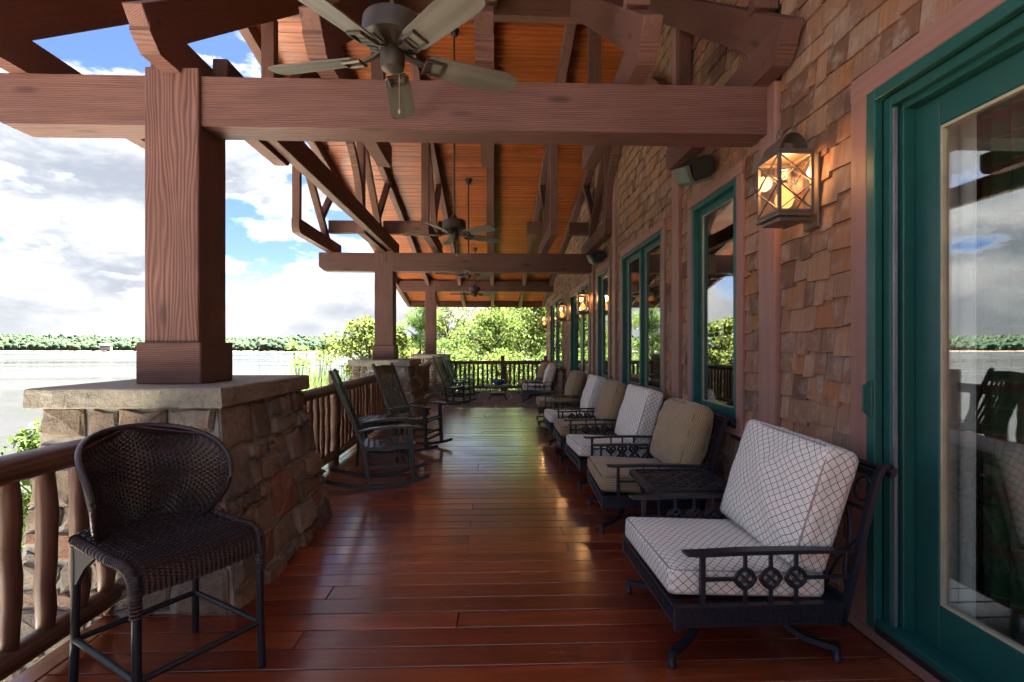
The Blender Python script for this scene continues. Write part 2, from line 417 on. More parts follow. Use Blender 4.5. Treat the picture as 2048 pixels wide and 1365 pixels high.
# glass: thin pane, clear with mirror-like reflection
def glass(name, base, tint=(1, 1, 1)):
    m = NT(name); t = m.t; t.nodes.remove(m.p)
    tr = m.n('ShaderNodeBsdfTransparent', {'Color': rgb(tint)}); gl = m.n('ShaderNodeBsdfGlossy', {'Roughness': .004, 'Color': (1, 1, 1, 1)})
    n = m.noise(m.coord(), 1.3, 1); bu = m.n('ShaderNodeBump', {'Strength': .03, 'Distance': .02, 'Height': n}).outputs[0]
    m.l(bu, gl.inputs['Normal'])
    fc = m.n('ShaderNodeLayerWeight', {'Blend': .5}).outputs['Facing']
    f = m.math('ADD', m.math('MULTIPLY', m.math('POWER', fc, 4.0), .9), base, clamp=True)
    mx = m.n('ShaderNodeMixShader', {0: f, 1: tr.outputs[0], 2: gl.outputs[0]}); m.l(mx.outputs[0], m.out.inputs[0])
    return m.m
M_GLASS = glass('window_glass', .18, (.92, .95, .93)); M_LGLASS = glass('lantern_glass', .025)
def emit(name, c, s):
    m = NT(name); m.t.nodes.remove(m.p); e = m.n('ShaderNodeEmission', {'Color': rgb(c), 'Strength': s}); m.l(e.outputs[0], m.out.inputs[0]); return m.m
M_FLAME = emit('flame_glow', (1.0, .45, .12), .095)
m = NT('candle_wax'); m.col((.75, .50, .22)); M_WAX = m.set(roughness=.5, subsurface_weight=0.0)

def leaf(name, cols, trans=.55, clump=.9):
    m = NT(name); r = m.island(); n = m.noise(m.coord(), clump, 3)
    c = m.ramp(m.math('ADD', m.math('MULTIPLY', r, .45), m.math('MULTIPLY', n, .75)), [(.2, cols[0]), (.5, cols[1]), (.85, cols[2])])
    m.t.nodes.remove(m.p)
    d = m.n('ShaderNodeBsdfDiffuse', {'Color': c}); tl = m.n('ShaderNodeBsdfTranslucent', {'Color': m.mix(.35, c, (.20, .26, .06, 1))})
    gl = m.n('ShaderNodeBsdfGlossy', {'Color': (1, 1, 1, 1), 'Roughness': .45})
    a = m.n('ShaderNodeMixShader', {0: trans, 1: d.outputs[0], 2: tl.outputs[0]}); b = m.n('ShaderNodeMixShader', {0: .012, 1: a.outputs[0], 2: gl.outputs[0]})
    m.l(b.outputs[0], m.out.inputs[0]); return m.m
M_LEAF = leaf('leaf_green', [(.015, .042, .008), (.038, .076, .015), (.074, .112, .027)])
M_LEAFY = leaf('leaf_yellow_green', [(.022, .046, .009), (.056, .082, .017), (.100, .108, .028)])
M_LEAFD = leaf('leaf_deep_green', [(.025, .058, .018), (.050, .105, .030), (.090, .155, .045)])
M_REED = leaf('reed_green', [(.035, .095, .018), (.070, .160, .032), (.160, .220, .075)])
M_FAR = None
m = NT('far_woods'); r = m.island(); n = m.noise(m.coord(), .02, 3); n2 = m.noise(m.coord(), .35, 5, .7)
c = m.ramp(m.math('ADD', m.math('MULTIPLY', r, .6), m.math('MULTIPLY', n, .5)), [(.2, (.024, .043, .028)), (.5, (.038, .062, .034)), (.85, (.060, .080, .039))])
c = m.mix(m.ramp(n2, [(.35, .7), (.65, 0.)]), c, (.014, .026, .021, 1)); m.col(c); m.bump(n2, .6, 1.2); M_FAR = m.set(roughness=.95, specular_ior_level=.05)
M_BARK = wood('bark', (.12, .09, .065), (.05, .037, .027), rough=.9, bump=.8, knots=False)
m = NT('lawn_grass'); gp = m.coord(); n = m.noise(gp, .8, 4); n2 = m.noise(gp, 45, 4, .7)
c = m.mix(m.ramp(n, [(.3, 0.), (.7, 1.)]), (.030, .060, .011, 1), (.052, .088, .016, 1)); c = m.mix(m.ramp(n2, [(.4, .6), (.65, 0.)]), c, (.018, .038, .007, 1))
m.col(c); m.bump(n2, .8, .05); M_GRASS = m.set(roughness=.95, specular_ior_level=.1)
m = NT('lake_water'); gp = m.n('ShaderNodeNewGeometry').outputs['Position']
w1 = m.noise(m.scaled(gp, (.9, 2.2, 1)), 1.0, 4, .6); w2 = m.noise(m.scaled(gp, (.05, .12, 1)), 1.0, 3)
m.col(m.ramp(w2, [(.3, (.020, .0195, .0185)), (.7, (.028, .0275, .026))])); m.bump(m.math('ADD', w1, m.math('MULTIPLY', w2, 3.)), .9, .12)
w3 = m.noise(m.scaled(gp, (.006, .045, 1)), 1.0, 4, .6)
M_WATER = m.set(roughness=m.ramp(w3, [(.38, .03), (.62, .30)]), specular_ior_level=.6)
m = NT('shore_sand'); gp = m.coord(); n = m.noise(gp, .3, 5); m.col(m.ramp(n, [(.3, (.10, .055, .032)), (.7, (.18, .13, .085))])); M_SAND = m.set(roughness=.9)
M_BOUNCE = stone('bounce_gravel', [(.58, .54, .47), (.62, .58, .51)], (.60, .57, .51)); M_WHITE = paint('white_siding', (.42, .42, .42), .7); M_ROOFG = paint('grey_roof', (.42, .40, .39), .8)
M_BLUE = paint('blue_glaze', (.018, .095, .27), .12, spec=.7, bump=.02)
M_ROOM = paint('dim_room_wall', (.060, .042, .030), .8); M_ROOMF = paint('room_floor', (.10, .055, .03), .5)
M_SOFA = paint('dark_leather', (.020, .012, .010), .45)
m = NT('sheer_cloth'); m.col((.62, .68, .64)); M_SHEER = m.set(roughness=.9)
m = NT('plaid_cloth'); s = m.n('ShaderNodeSeparateXYZ', {0: m.coord('UV')})
def stripe(a, P, o, w0, w1):
    f = m.math('FRACT', m.math('ADD', m.math('DIVIDE', a, P), o)); return m.ramp(m.math('ABSOLUTE', m.math('SUBTRACT', f, .5)), [(w0, 1.), (w1, 0.)])
c = (.016, .060, .022, 1)
for a in (s.outputs[0], s.outputs[1]):
    c = m.mix(m.math('MULTIPLY', stripe(a, .24, 0, .09, .1), .6), c, (.075, .011, .009, 1)); c = m.mix(m.math('MULTIPLY', stripe(a, .12, .25, .03, .04), .6), c, (.14, .125, .08, 1))
m.col(c); M_PLAID = m.set(roughness=.9)
# ------------------------------------------------------------------ setting
WX = 1.95                     # house wall sheathing plane
RIDGE_Y = 6.2
def ceil_z(y): return 6.99 - .2 * y if y >= RIDGE_Y else 5.75 - .067 * (RIDGE_Y - y)
LAKE_Z = -5.5
def ground_z(x, y):
    d = -2.0 - x
    if y > 22: d = max(d, (y - 22) * .8 - 9 + min(0, (-x - 2)) * .12)
    z = -1.2 - .33 * max(0.0, d)
    z += .10 * math.sin(x * .7 + 1.3) * math.cos(y * .5)
    return max(z, LAKE_Z - 1.2)
def build_ground():
    xs = np.concatenate([np.linspace(-40, 20, 81), np.linspace(24, 120, 14)]); ys = np.concatenate([np.linspace(-45, 60, 106), np.linspace(66, 120, 10)])
    V = [(x, y, ground_z(x, y)) for y in ys for x in xs]; nx = len(xs)
    F = [(j * nx + i, j * nx + i + 1, (j + 1) * nx + i + 1, (j + 1) * nx + i) for j in range(len(ys) - 1) for i in range(nx - 1)]
    o = put('lawn', fast_mesh('lawn', V, F, M_GRASS, True)); tag(o, kind='structure')
    mb = MB(); S = 4500
    mb.add([(-S, -S, LAKE_Z), (S, -S, LAKE_Z), (S, S, LAKE_Z), (-S, S, LAKE_Z)], [(0, 1, 2, 3)])
    tag(mb.build('lake_water', M_WATER), kind='structure')
build_ground()
def terrace(y0, y1, x0=-12.0, x1=-2.12):  # added ground sheets, pale so sunlight bounces up to the ceiling
    xs = np.linspace(x0, x1, 24); ys = np.linspace(y0, y1, 30); V = [(x, y, ground_z(x, y) + .05) for y in ys for x in xs]
    F = [(j * 24 + i, j * 24 + i + 1, (j + 1) * 24 + i + 1, (j + 1) * 24 + i) for j in range(29) for i in range(23)]
    tag(put('bounce_terrace', fast_mesh('bounce_terrace', V, F, M_BOUNCE, True)), kind='structure')
terrace(9.8, 22.0); terrace(-14.0, 4.4)

# deck: dark base sheet painted as shade below the gaps, single planks across it
deck = MB().box((-2.04, -3.0, -.24), (WX, 17.62, -.036)).build('deck_floor', M_DARK); tag(deck, kind='structure')
PITCH = .166
def deck_planks():
    y = -2.9; i = 0
    while y < 17.55:
        x0 = -2.05
        for seg in ([(x0, 1.93)] if y < 12.62 else [(x0, -1.26)]):
            if y > 1.0 and y < 12.62 and rng.random() < .45:
                c = rng.choice([-1.0, -.2, .55, 1.1]); segs = [(seg[0], c - .0025), (c + .0025, seg[1])]
            else: segs = [seg]
            for a, b in segs:
                dz = rng.uniform(-.0012, .0012); tl = rng.uniform(-.0012, .0012)
                beam('plank', (a, y + PITCH / 2, -.0175 + dz), (b, y + PITCH / 2, -.0175 + dz + tl), PITCH - .009, .035, M_DECK, deck, b=.0025, up=(0, rng.uniform(-.006, .006), 1))
        y += PITCH; i += 1
deck_planks()
# edge plank of the deck along the rail
beam('edge_plank', (-2.115, -3.0, -.016), (-2.115, 17.6, -.016), .12, .035, M_DECK, deck, b=.004)
# stone foundation under the deck edge
fw = thing('foundation_wall', 'rough stone foundation wall below the railing side of the deck', 'wall', (-2.1, 7, -1.4))
MB().box((-2.10, -3, -2.6), (-1.9, 17.6, -.25)).build('wall_core', M_MORTAR, fw, M=Matrix.Identity(4))

def shrink(poly, k):
    cx = sum(p[0] for p in poly) / len(poly); cy = sum(p[1] for p in poly) / len(poly)
    return [(cx + (x - cx) * k, cy + (y - cy) * k) for x, y in poly], (cx, cy)
def split_cells(w, h, amax, asp=2.4):
    out = []; st = [(0, 0, w, h)]
    while st:
        x, y, a, b = st.pop(); ar = a * b
        if ar < amax * rng.uniform(.35, 1.7) and a / b < asp and b / a < .92: out.append((x, y, a, b)); continue
        t = rng.uniform(.34, .66)
        if a > b * rng.uniform(1.5, 2.2): st += [(x, y, a * t, b), (x + a * t, y, a * (1 - t), b)]
        else: st += [(x, y, a, b * t), (x, y + b * t, a, b * (1 - t))]
    return out
def stone_poly(c, gap, jit):
    x, y, a, b = c; g = gap; x += g; y += g; a -= 2 * g; b -= 2 * g; k = rng.uniform
    q = min(a, b) * .12
    P = [(x + q * k(.3, 1.2), y), (x + a * k(.45, .55), y - g * .3), (x + a - q * k(.3, 1.2), y), (x + a, y + q * k(.3, 1.2)), (x + a, y + b - q * k(.3, 1.2)),
         (x + a - q * k(.3, 1.2), y + b), (x + a * k(.4, .6), y + b), (x + q * k(.3, 1.2), y + b), (x, y + b - q * k(.3, 1.2)), (x, y + q * k(.3, 1.2))]
    return [(u + k(-jit, jit), v + k(-jit, jit)) for u, v in P]
def stone_mesh(poly, fn, d):
    """rough block: outer ring, proud ring, face"""
    n = len(poly); p2, c = shrink(poly, .84); mb = MB(); k = rng.uniform
    vs = [fn(u, v, -.03) for u, v in poly] + [fn(u, v, d * .55 + k(-.006, .006)) for u, v in poly] + [fn(u, v, d + k(-.008, .008)) for u, v in p2] + [fn(c[0] + k(-.02, .02), c[1] + k(-.02, .02), d + k(.0, .016))]
    fs = []
    for i in range(n):
        j = (i + 1) % n
        fs += [(i, j, n + j, n + i), (n + i, n + j, 2 * n + j, 2 * n + i), (2 * n + i, 2 * n + j, 3 * n)]
    mb.add(vs, fs); return mb
def rough_cap(hx, hy, hz, mat, name='cap'):
    bm = bmesh.new(); bmesh.ops.create_cube(bm, size=2); bmesh.ops.subdivide_edges(bm, edges=bm.edges[:], cuts=13, use_grid_fill=True)
    from mathutils import noise
    for v in bm.verts:
        top = abs(v.co.z) > .99; side = max(abs(v.co.x), abs(v.co.y)) > .99
        p = Vector((v.co.x * hx, v.co.y * hy, v.co.z * hz))
        if side:
            n1 = noise.noise(p * 9) * .016 + noise.noise(p * 23) * .008 - .006
            k = .4 if top else 1
            if abs(v.co.x) > .99: p.x += n1 * k * (1 if v.co.x > 0 else -1) - (.012 if top else 0) * (1 if v.co.x > 0 else -1)
            if abs(v.co.y) > .99: p.y += n1 * k * (1 if v.co.y > 0 else -1) - (.012 if top else 0) * (1 if v.co.y > 0 else -1)
        elif top: p.z += noise.noise(p * 5) * .003
        v.co = p
    me = bpy.data.meshes.new(name); bm.to_mesh(me); bm.free(); me.materials.append(mat)
    return me
CAPZ = 1.255
def pier(cx, cy, label):
    T = thing('stone_pier', label, 'stone pier', (cx, cy, 0), 0, 'stone piers under the porch posts')
    ZB, ZT = -.75, CAPZ - .12
    b, t = (.71, .86), (.50, .655)                # half sizes at deck level and under the cap
    def half(z): k = (z) / ZT; return (b[0] + (t[0] - b[0]) * k, b[1] + (t[1] - b[1]) * k)
    hb, ht = half(ZB), half(ZT); core = MB(); e = -.002
    def cx_(sx, h): return h[0] if sx > 0 else -t[0]          # the lake side stands upright
    vs = [(cx_(sx, h), sy * (h[1] - e), z) for h, z in ((hb, ZB), (ht, ZT + .01)) for sx, sy in ((-1, -1), (1, -1), (1, 1), (-1, 1))]
    core.add(vs, [(3, 2, 1, 0), (4, 5, 6, 7), (0, 1, 5, 4), (1, 2, 6, 5), (2, 3, 7, 6), (3, 0, 4, 7)])
    core.box((-t[0] + .05, -hb[1] + .1, -3.6), (hb[0] - .1, hb[1] - .1, ZB)); core.build('mortar_core', M_MORTAR, T)
    C = [(-1, -1), (1, -1), (1, 1), (-1, 1)]
    for s in range(4):
        (ax, ay), (bx, by) = C[s], C[(s + 1) % 4]
        B0 = Vector((cx_(ax, hb), ay * hb[1], ZB)); B1 = Vector((cx_(bx, hb), by * hb[1], ZB)); T0 = Vector((cx_(ax, ht), ay * ht[1], ZT)); T1 = Vector((cx_(bx, ht), by * ht[1], ZT))
        n = (B1 - B0).cross(T0 - B0).normalized(); w = ((B1 - B0).length + (T1 - T0).length) / 2; h = ZT - ZB
        def fn(u, v, d):
            a = min(max(u / w, -.01), 1.01); c = v / h; return B0.lerp(B1, a).lerp(T0.lerp(T1, a), c) + n * d
        for c in split_cells(w, h, .105):
            mb = stone_mesh(stone_poly(c, .013, .018), fn, rng.uniform(.016, .050))
            mb.build('stone', M_STONE, T)
    put('cap', rough_cap(.565, .72, .06, M_CAP), T, local=Matrix.Translation((0, 0, CAPZ - .06)))
    return T
PIERS = [(-2.17, 3.80), (-2.12, 10.25), (-2.05, 16.95)]
P1 = pier(*PIERS[0], 'battered stone pier with thick slab cap nearest the wicker bar stool')
for (cx, cy), lab in zip(PIERS[1:], ('stone pier under the second timber post behind the rocking chairs', 'stone pier at the far left corner of the porch')):
    pier(cx, cy, lab)

# timber posts
def post(x, y, ztop, w, plinth, label):
    T = thing('timber_post', label, 'post', (x, y, CAPZ), 0, 'square timber posts on the stone piers')
    z0 = CAPZ + (.275 if plinth else 0)
    beam('shaft', (x, y, CAPZ + .002), (x, y, ztop), w, w, M_TIMBER, T, up=(0, 1, 0), b=.008)
    if plinth: MB().box((-.208, -.208, .0), (.208, .208, .275), .008).build('plinth', M_TIMBER, T, local=Matrix.Identity(4))
    return T
PX = -2.125
post(PX, 3.625, 3.345, .35, True, 'big grainy square timber post nearest the camera with boxed plinth')
post(PX + .02, 10.03, 3.345, .35, True, 'square timber post on the middle pier behind the rocking chairs')
post(-2.05, 16.75, 3.66, .33, False, 'plain timber post on the farthest pier against the trees')

# cross beams over the posts
def xbeam(y, z0, z1, x0, x1, label, w=.23):
    o = beam('cross_beam', (x0, y, (z0 + z1) / 2), (x1, y, (z0 + z1) / 2), w, z1 - z0, M_TIMBER, None, c0=.10)
    tag(o, label, 'beam', 'heavy cross beams of the porch'); return o
xbeam(3.595, 2.97, 3.30, -3.33, 1.90, 'heavy knotty cross beam spanning the picture behind the nearest fan')
xbeam(9.97, 2.945, 3.295, -3.33, 1.90, 'cross beam on the second post behind the second fan')
xbeam(16.7, 3.29, 3.63, -3.05, 1.93, 'farthest cross beam against the far eave')

# ------------------------------------------------------------------ roof trusses (planes x = const)
XS = [-3.13, -2.12, -1.10, -.06, .97, 1.845]
TL = ['outermost roof truss hanging over the lake side beyond the posts', 'roof truss standing directly above the line of square posts', 'roof truss between the post line and the ceiling fans',
      'middle roof truss seen edge on near the fan rods', 'roof truss between the fans and the shingled wall', 'roof truss fixed tight against the shingled house wall']
HZ0, HZ1 = 3.303, 3.535
def hammer(x, ya, yb, round_far, parent):
    """horizontal timber along y; the inner end has a rounded lower corner"""
    L = yb - ya; h = HZ1 - HZ0; r = .10; pts = []
    arc = [(L - r + r * math.sin(a), r - r * math.cos(a)) for a in np.linspace(0, math.pi / 2, 6)]
    pts = [(.10, 0)] + arc + [(L, h), (0, h), (0, .09)]
    mb = MB()
    if round_far: mb.prism(pts, -.06, .06, lambda u, v, d: (d, u, v)); o = Matrix.Translation((x, ya, HZ0))
    else: mb.prism(pts, -.06, .06, lambda u, v, d: (d, -u, v)); o = Matrix.Translation((x, yb, HZ0))
    return mb.build('hammer_beam', M_RAFTER, parent, M=o)
def truss(i, x):
    T = thing('roof_truss', TL[i], 'roof truss', (x, 6.7, HZ0), 0, 'timber roof trusses')
    a = dict(mat=M_RAFTER, parent=T, b=.005)
    hammer(x, 3.14, 5.26, True, T)
    hammer(x, 8.18, 10.42, False, T)
    # near principal rafter, slope 0.75, bottom edge through (3.75, 3.71)
    th = math.atan(.75); up = (0, -math.sin(th), math.cos(th)); off = Vector(up) * .125
    p = Vector((x, 3.22, 3.71 + .75 * (3.22 - 3.75))) + off; q = Vector((x, 6.12, 3.71 + .75 * (6.12 - 3.75))) + off
    beam('principal_rafter', p, q, .118, .25, up=up, **a)
    zb = 3.71 + .75 * (4.92 - 3.75)
    beam('strut_post', (x, 4.92, HZ1), (x, 4.92, zb + .02), .10, .12, up=(1, 0, 0), **a)
    zr = 3.71 + .75 * (3.45 - 3.75) + .31
    beam('strut_post', (x, 3.45, zr), (x, 3.45, ceil_z(3.45) - .02), .10, .16, up=(1, 0, 0), **a)
    beam('strut_post', (x, 8.25, HZ1), (x, 8.25, ceil_z(8.25) - .18), .10, .12, up=(1, 0, 0), **a)
    beam('web_strut', (x, 8.33, 4.86), (x, 9.86, 3.36), .10, .11, up=(1, 0, 0), **a)
    beam('web_strut', (x, 9.40, 3.84), (x, 10.32, 4.76), .10, .10, up=(1, 0, 0), **a)
    if i in (1, 5):
      pts = [(0, 1.52 * math.cos(t), 1.25 * math.sin(t)) for t in np.linspace(0.04, math.pi - .04, 25)]
      MB().bar(pts, .11, .10, up=(1, 0, 0)).build('arch', M_RAFTER, T, M=Matrix.Translation((x, 6.72, HZ1 - .01)))
    # long common rafter under the far slope, down to the eave
    y0, y1 = 6.28, 19.08; dz = .115
    beam('common_rafter', (x, y0, ceil_z(y0) - dz), (x, y1, ceil_z(y1) - dz), .115, .185, up=(0, .196, .98), **a)
for i, x in enumerate(XS): truss(i, x)
# plate along the posts, ridge and purlin
tag(beam('plate_beam', (-2.0, 3.81, 3.475), (-2.0, 10.6, 3.475), .11, .26, M_TIMBER), 'long plate beam running along the post tops beside the truss', 'beam')
tag(beam('ridge_beam', (-3.2, 6.2, 5.60), (1.93, 6.2, 5.60), .14, .26, M_RAFTER), 'ridge beam across the top of the orange ceiling', 'beam')
pur = thing('purlin', 'horizontal purlin pieces linking the trusses above the second cross beam', 'beam', (0, 9.66, 3.62))
for a, b in ((XS[0] + .055, XS[1] - .055), (XS[1] + .055, XS[2] - .055), (XS[2] + .055, XS[2] + .25), (.62, XS[4] - .055), (1.42, XS[5] - .055)):
    beam('purlin_piece', (a, 9.68, 3.735), (b, 9.68, 3.735), .13, .23, M_RAFTER, pur)

# ------------------------------------------------------------------ porch roof with single ceiling boards
roof = thing('porch_roof', 'porch roof with orange board ceiling and brown eave boards', 'roof', (0, 6.2, 5.7))
def sl(y0, y1, name, x0=-3.26, x1=1.94, dz0=.03, dz1=.16, mat=M_DARK):
    mb = MB(); P = [(y0, ceil_z(y0 + 1e-4) + dz0), (y1, ceil_z(y1 - 1e-4) + dz0), (y1, ceil_z(y1 - 1e-4) + dz1), (y0, ceil_z(y0 + 1e-4) + dz1)]
    mb.prism(P, x0, x1, lambda u, v, d: (d, u, v)); return mb.build(name, mat, roof, M=Matrix.Identity(4))
sl(6.2, 19.12, 'roof_deck'); sl(2.1, 6.2, 'roof_deck')  # near part unseen, cut short to let sky light in
cs = math.cos(math.atan(.2)); y = 6.24
while y < 19.05:
    beam('ceiling_board', (-3.25, y, ceil_z(y) + .012), (1.93, y, ceil_z(y) + .012), .1655, .024, M_CEIL, roof, up=(0, .196, .98), b=.007); y += .17 * cs
y = 2.2
while y < 6.12:
    beam('ceiling_board', (-3.25, y, ceil_z(y) + .012), (1.93, y, ceil_z(y) + .012), .1655, .024, M_CEIL, roof, up=(0, -.067, 1), b=.007); y += .17
for a, b in zip(XS[:-1], XS[1:]):
    beam('eave_board', (a + .06, 18.98, ceil_z(18.98) - .125), (b - .06, 18.98, ceil_z(18.98) - .125), .035, .215, M_RAFTER, roof)
beam('fascia', (-3.25, 19.14, ceil_z(19.1) + .02), (1.93, 19.14, ceil_z(19.1) + .02), .03, .24, M_RAFTER, roof)
beam('fascia', (-3.285, 6.2, 5.80), (-3.285, 19.1, 3.22), .035, .2, M_RAFTER, roof); beam('fascia', (-3.285, 6.2, 5.80), (-3.285, 2.1, 5.53), .035, .2, M_RAFTER, roof)
beam('fascia', (-3.25, 2.07, 5.53), (1.93, 2.07, 5.53), .03, .25, M_RAFTER, roof)

# ------------------------------------------------------------------ house wall
house = thing('lodge_house', 'shingled lodge wall with green windows along the right side of the porch', 'house', (2.05, 8, 0))
I4 = Matrix.Identity(4)
OPEN = [(.25, 2.545, .085, 2.785, .125), (3.97, 4.88, .87, 2.84, .10), (5.77, 7.59, .87, 2.84, .10), (8.47, 9.38, .87, 2.84, .10), (10.25, 12.75, .0, 2.79, .10), (14.3, 17.3, .93, 2.92, .10)]
PIL = [(3.39, 3.62), (5.20, 5.41), (7.95, 8.16), (9.74, 9.96)]
YA, YB = -3.0, 18.62
def wall_core():
    mb = MB()
    def strip(y0, y1, z0, z1=None):
        for a, b in ([(y0, RIDGE_Y), (RIDGE_Y, y1)] if (y0 < RIDGE_Y < y1 and z1 is None) else [(y0, y1)]):
            t0 = z1 if z1 is not None else ceil_z(a + 1e-4) + .03; t1 = z1 if z1 is not None else ceil_z(b - 1e-4) + .03
            mb.prism([(a, z0), (b, z0), (b, t1), (a, t0)], WX, WX + .2, lambda u, v, d: (d, u, v))
    y = YA
    for (a, b, z0, z1, c) in OPEN:
        strip(y, a, -.3)
        if z0 > .01: strip(a, b, -.3, z0)
        strip(a, b, z1); y = b
    strip(y, YB, -.3)
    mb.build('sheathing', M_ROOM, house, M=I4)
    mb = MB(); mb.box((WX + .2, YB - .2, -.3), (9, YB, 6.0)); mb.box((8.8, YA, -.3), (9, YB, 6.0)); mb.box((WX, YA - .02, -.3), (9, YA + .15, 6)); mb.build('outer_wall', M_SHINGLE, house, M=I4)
    MB().box((WX - .02, YA - 5, 6.0), (10, YB + .6, 6.25)).build('roof_sun_block', M_DARK, house, M=I4)  # unseen slab over the house, put in to block the sun
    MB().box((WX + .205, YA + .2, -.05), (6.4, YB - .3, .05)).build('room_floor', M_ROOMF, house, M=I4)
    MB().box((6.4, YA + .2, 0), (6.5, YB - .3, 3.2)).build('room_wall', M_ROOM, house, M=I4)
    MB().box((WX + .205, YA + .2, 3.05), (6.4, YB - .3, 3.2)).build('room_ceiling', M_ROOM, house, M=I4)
wall_core()
beam('skirt_board', (WX - .012, 2.67, .085), (WX - .012, YB, .085), .03, .165, M_TRIM, house)
beam('skirt_board', (WX - .012, -2.9, .039), (WX - .012, 2.67, .039), .034, .076, M_TRIM, house)
for a, b in PIL:
    beam('pilaster', (WX - .025, (a + b) / 2 - .01, .0), (WX - .025, (a + b) / 2 - .01, 3.3 if a in (PIL[0][0], PIL[3][0]) else ceil_z((a + b) / 2) - .02), b - a - .02, .07, M_TRIM, house, up=(1, 0, 0), b=.006)
# corner board at the far end
beam('corner_board', (WX - .02, YB - .06, 0), (WX - .02, YB - .06, ceil_z(YB) - .05), .12, .06, M_TRIM, house, up=(1, 0, 0))
# shingles
def shingle_cells():
    ex = .1455; z = .165; out = []
    while z < 5.75:
        iv = [(YA + .1, YB - .12)]
        excl = [(a - c, b + c, z0 - c, z1 + c) for a, b, z0, z1, c in OPEN] + [(a - .012, b + .006, -1, 9) for a, b in PIL]
        for a, b, z0, z1 in excl:
            if z + ex * .75 > z0 and z < z1 - .02:
                n = []
                for p, q in iv:
                    if b <= p or a >= q: n.append((p, q)); continue
                    if a > p + .02: n.append((p, a))
                    if b < q - .02: n.append((b, q))
                iv = n
        for p, q in iv:
            y = p
            while y < q - .005:
                w = rng.uniform(.075, .225)
                if q - (y + w) < .07: w = q - y
                if z + ex * 1.2 < max(ceil_z(y), ceil_z(y + w)):
                    out.append((y, w, z + rng.uniform(-.026, .012)))
                y += w
        z += ex
    return out
def shingle_mb(w, tilt=0.0, h=.178):
    g = .0016; y0, y1 = g, w - g; mb = MB()
    xb, xt, tb = -.029, -.010, .017
    vs = [(xb, y0, tilt), (xb, y1, -tilt), (xb + tb, y1, -tilt), (xb + tb, y0, tilt), (xt, y0, h), (xt, y1, h), (xt + .008, y1, h), (xt + .008, y0, h)]
    mb.add(vs, [(0, 1, 2, 3), (4, 7, 6, 5), (0, 4, 5, 1), (2, 6, 7, 3), (1, 5, 6, 2), (0, 3, 7, 4)]); return mb
cells = shingle_cells()
def scr_area(c):
    y, w, z = c
    if y < 2.6: return 0
    px = 1024 + 1024 * (WX - y * .035) / (y + .07); py = 694 - 1024 * (z - 1.5) / (y + .07)
    if px > 2060 or py < -20: return 0
    if 1180 < py or (px > 1500 and py > 920 and y < 3.2 and px < 1650): return 0
    return w / (y * y) / y
cells.sort(key=scr_area, reverse=True)
SH = {}
for y, w, z in cells[:300]:
    k = round(w, 2); var = rng.randrange(2)
    if (k, var) not in SH: SH[(k, var)] = shingle_mb(k, rng.uniform(-.006, .006)).mesh('shingle', M_SHINGLE)
    put('shingle', SH[(k, var)], house, Matrix.Translation((WX + rng.uniform(-.003, .001), y, z)) @ Matrix.Diagonal((1, w / k, 1, 1)))
mb = MB(); rv = []
for y, w, z in cells[300:]:
    s = shingle_mb(w, rng.uniform(-.006, .006)); T = Vector((WX + rng.uniform(-.003, .001), y, z)); mb.add([Vector(p) + T for p in s.v], s.f); rv += [rng.random()] * 6
me = mb.mesh('shingle_field', M_SHINGLE, recalc=True); at = me.attributes.new('rnd', 'FLOAT', 'FACE'); at.data.foreach_set('value', rv)
tag(put('shingle_field', me, house, I4), kind='stuff')

# windows and doors
def ring(mb, x0, x1, y0, y1, z0, z1, w, b=.004, wb=None):
    wb = w if wb is None else wb
    mb.box((x0, y0, z0), (x1, y0 + w, z1), b); mb.box((x0, y1 - w, z0), (x1, y1, z1), b)
    mb.box((x0, y0 + w, z1 - w), (x1, y1 - w, z1), b); mb.box((x0, y0 + w, z0), (x1, y1 - w, z0 + wb), b); return mb
def window(y0, y1, z0, z1, c, n):
    fr = ring(MB(), WX - .045, WX + .12, y0, y1, z0, z1, .05).build('window', M_GREEN, house, M=I4)
    for nm, p, q, w, up in (('casing', (WX - .02, y0 - c / 2, z0 - .02), (WX - .02, y0 - c / 2, z1 + .002), c - .004, 0), ('casing', (WX - .02, y1 + c / 2, z0 - .02), (WX - .02, y1 + c / 2, z1 + .002), c - .004, 0),
                            ('casing', (WX - .021, y0 - c, z1 + c / 2 + .004), (WX - .021, y1 + c, z1 + c / 2 + .004), c, 1), ('sill', (WX - .024, y0 - c, z0 - .045), (WX - .024, y1 + c, z0 - .045), .05, 1)):
        if up: beam(nm, p, q, .06, w, M_TRIM, fr)
        else: beam(nm, p, q, w, .058, M_TRIM, fr, up=(1, 0, 0))
    iw = (y1 - y0 - .1 - (n - 1) * .05) / n
    for k in range(n):
        a = y0 + .05 + k * (iw + .05); b = a + iw
        if k: MB().box((WX - .03, a - .05, z0 + .05), (WX + .1, a, z1 - .05), .004).build('mullion', M_GREEN, fr, M=I4)
        ring(MB(), WX + .008, WX + .05, a + .002, b - .002, z0 + .052, z1 - .052, .058, wb=.075).build('sash', M_GREEN, fr, M=I4)
        ring(MB(), WX + .018, WX + .03, a + .058, b - .058, z0 + .124, z1 - .108, .007, b=0).build('glazing_bead', M_BEAD, fr, M=I4)
        MB().box((WX + .024, a + .055, z0 + .12), (WX + .029, b - .055, z1 - .105)).build('pane', M_GLASS, fr, M=I4)
    return fr
for o, n in zip((OPEN[1], OPEN[2], OPEN[3], OPEN[5]), (1, 2, 1, 2)): window(*o, n)
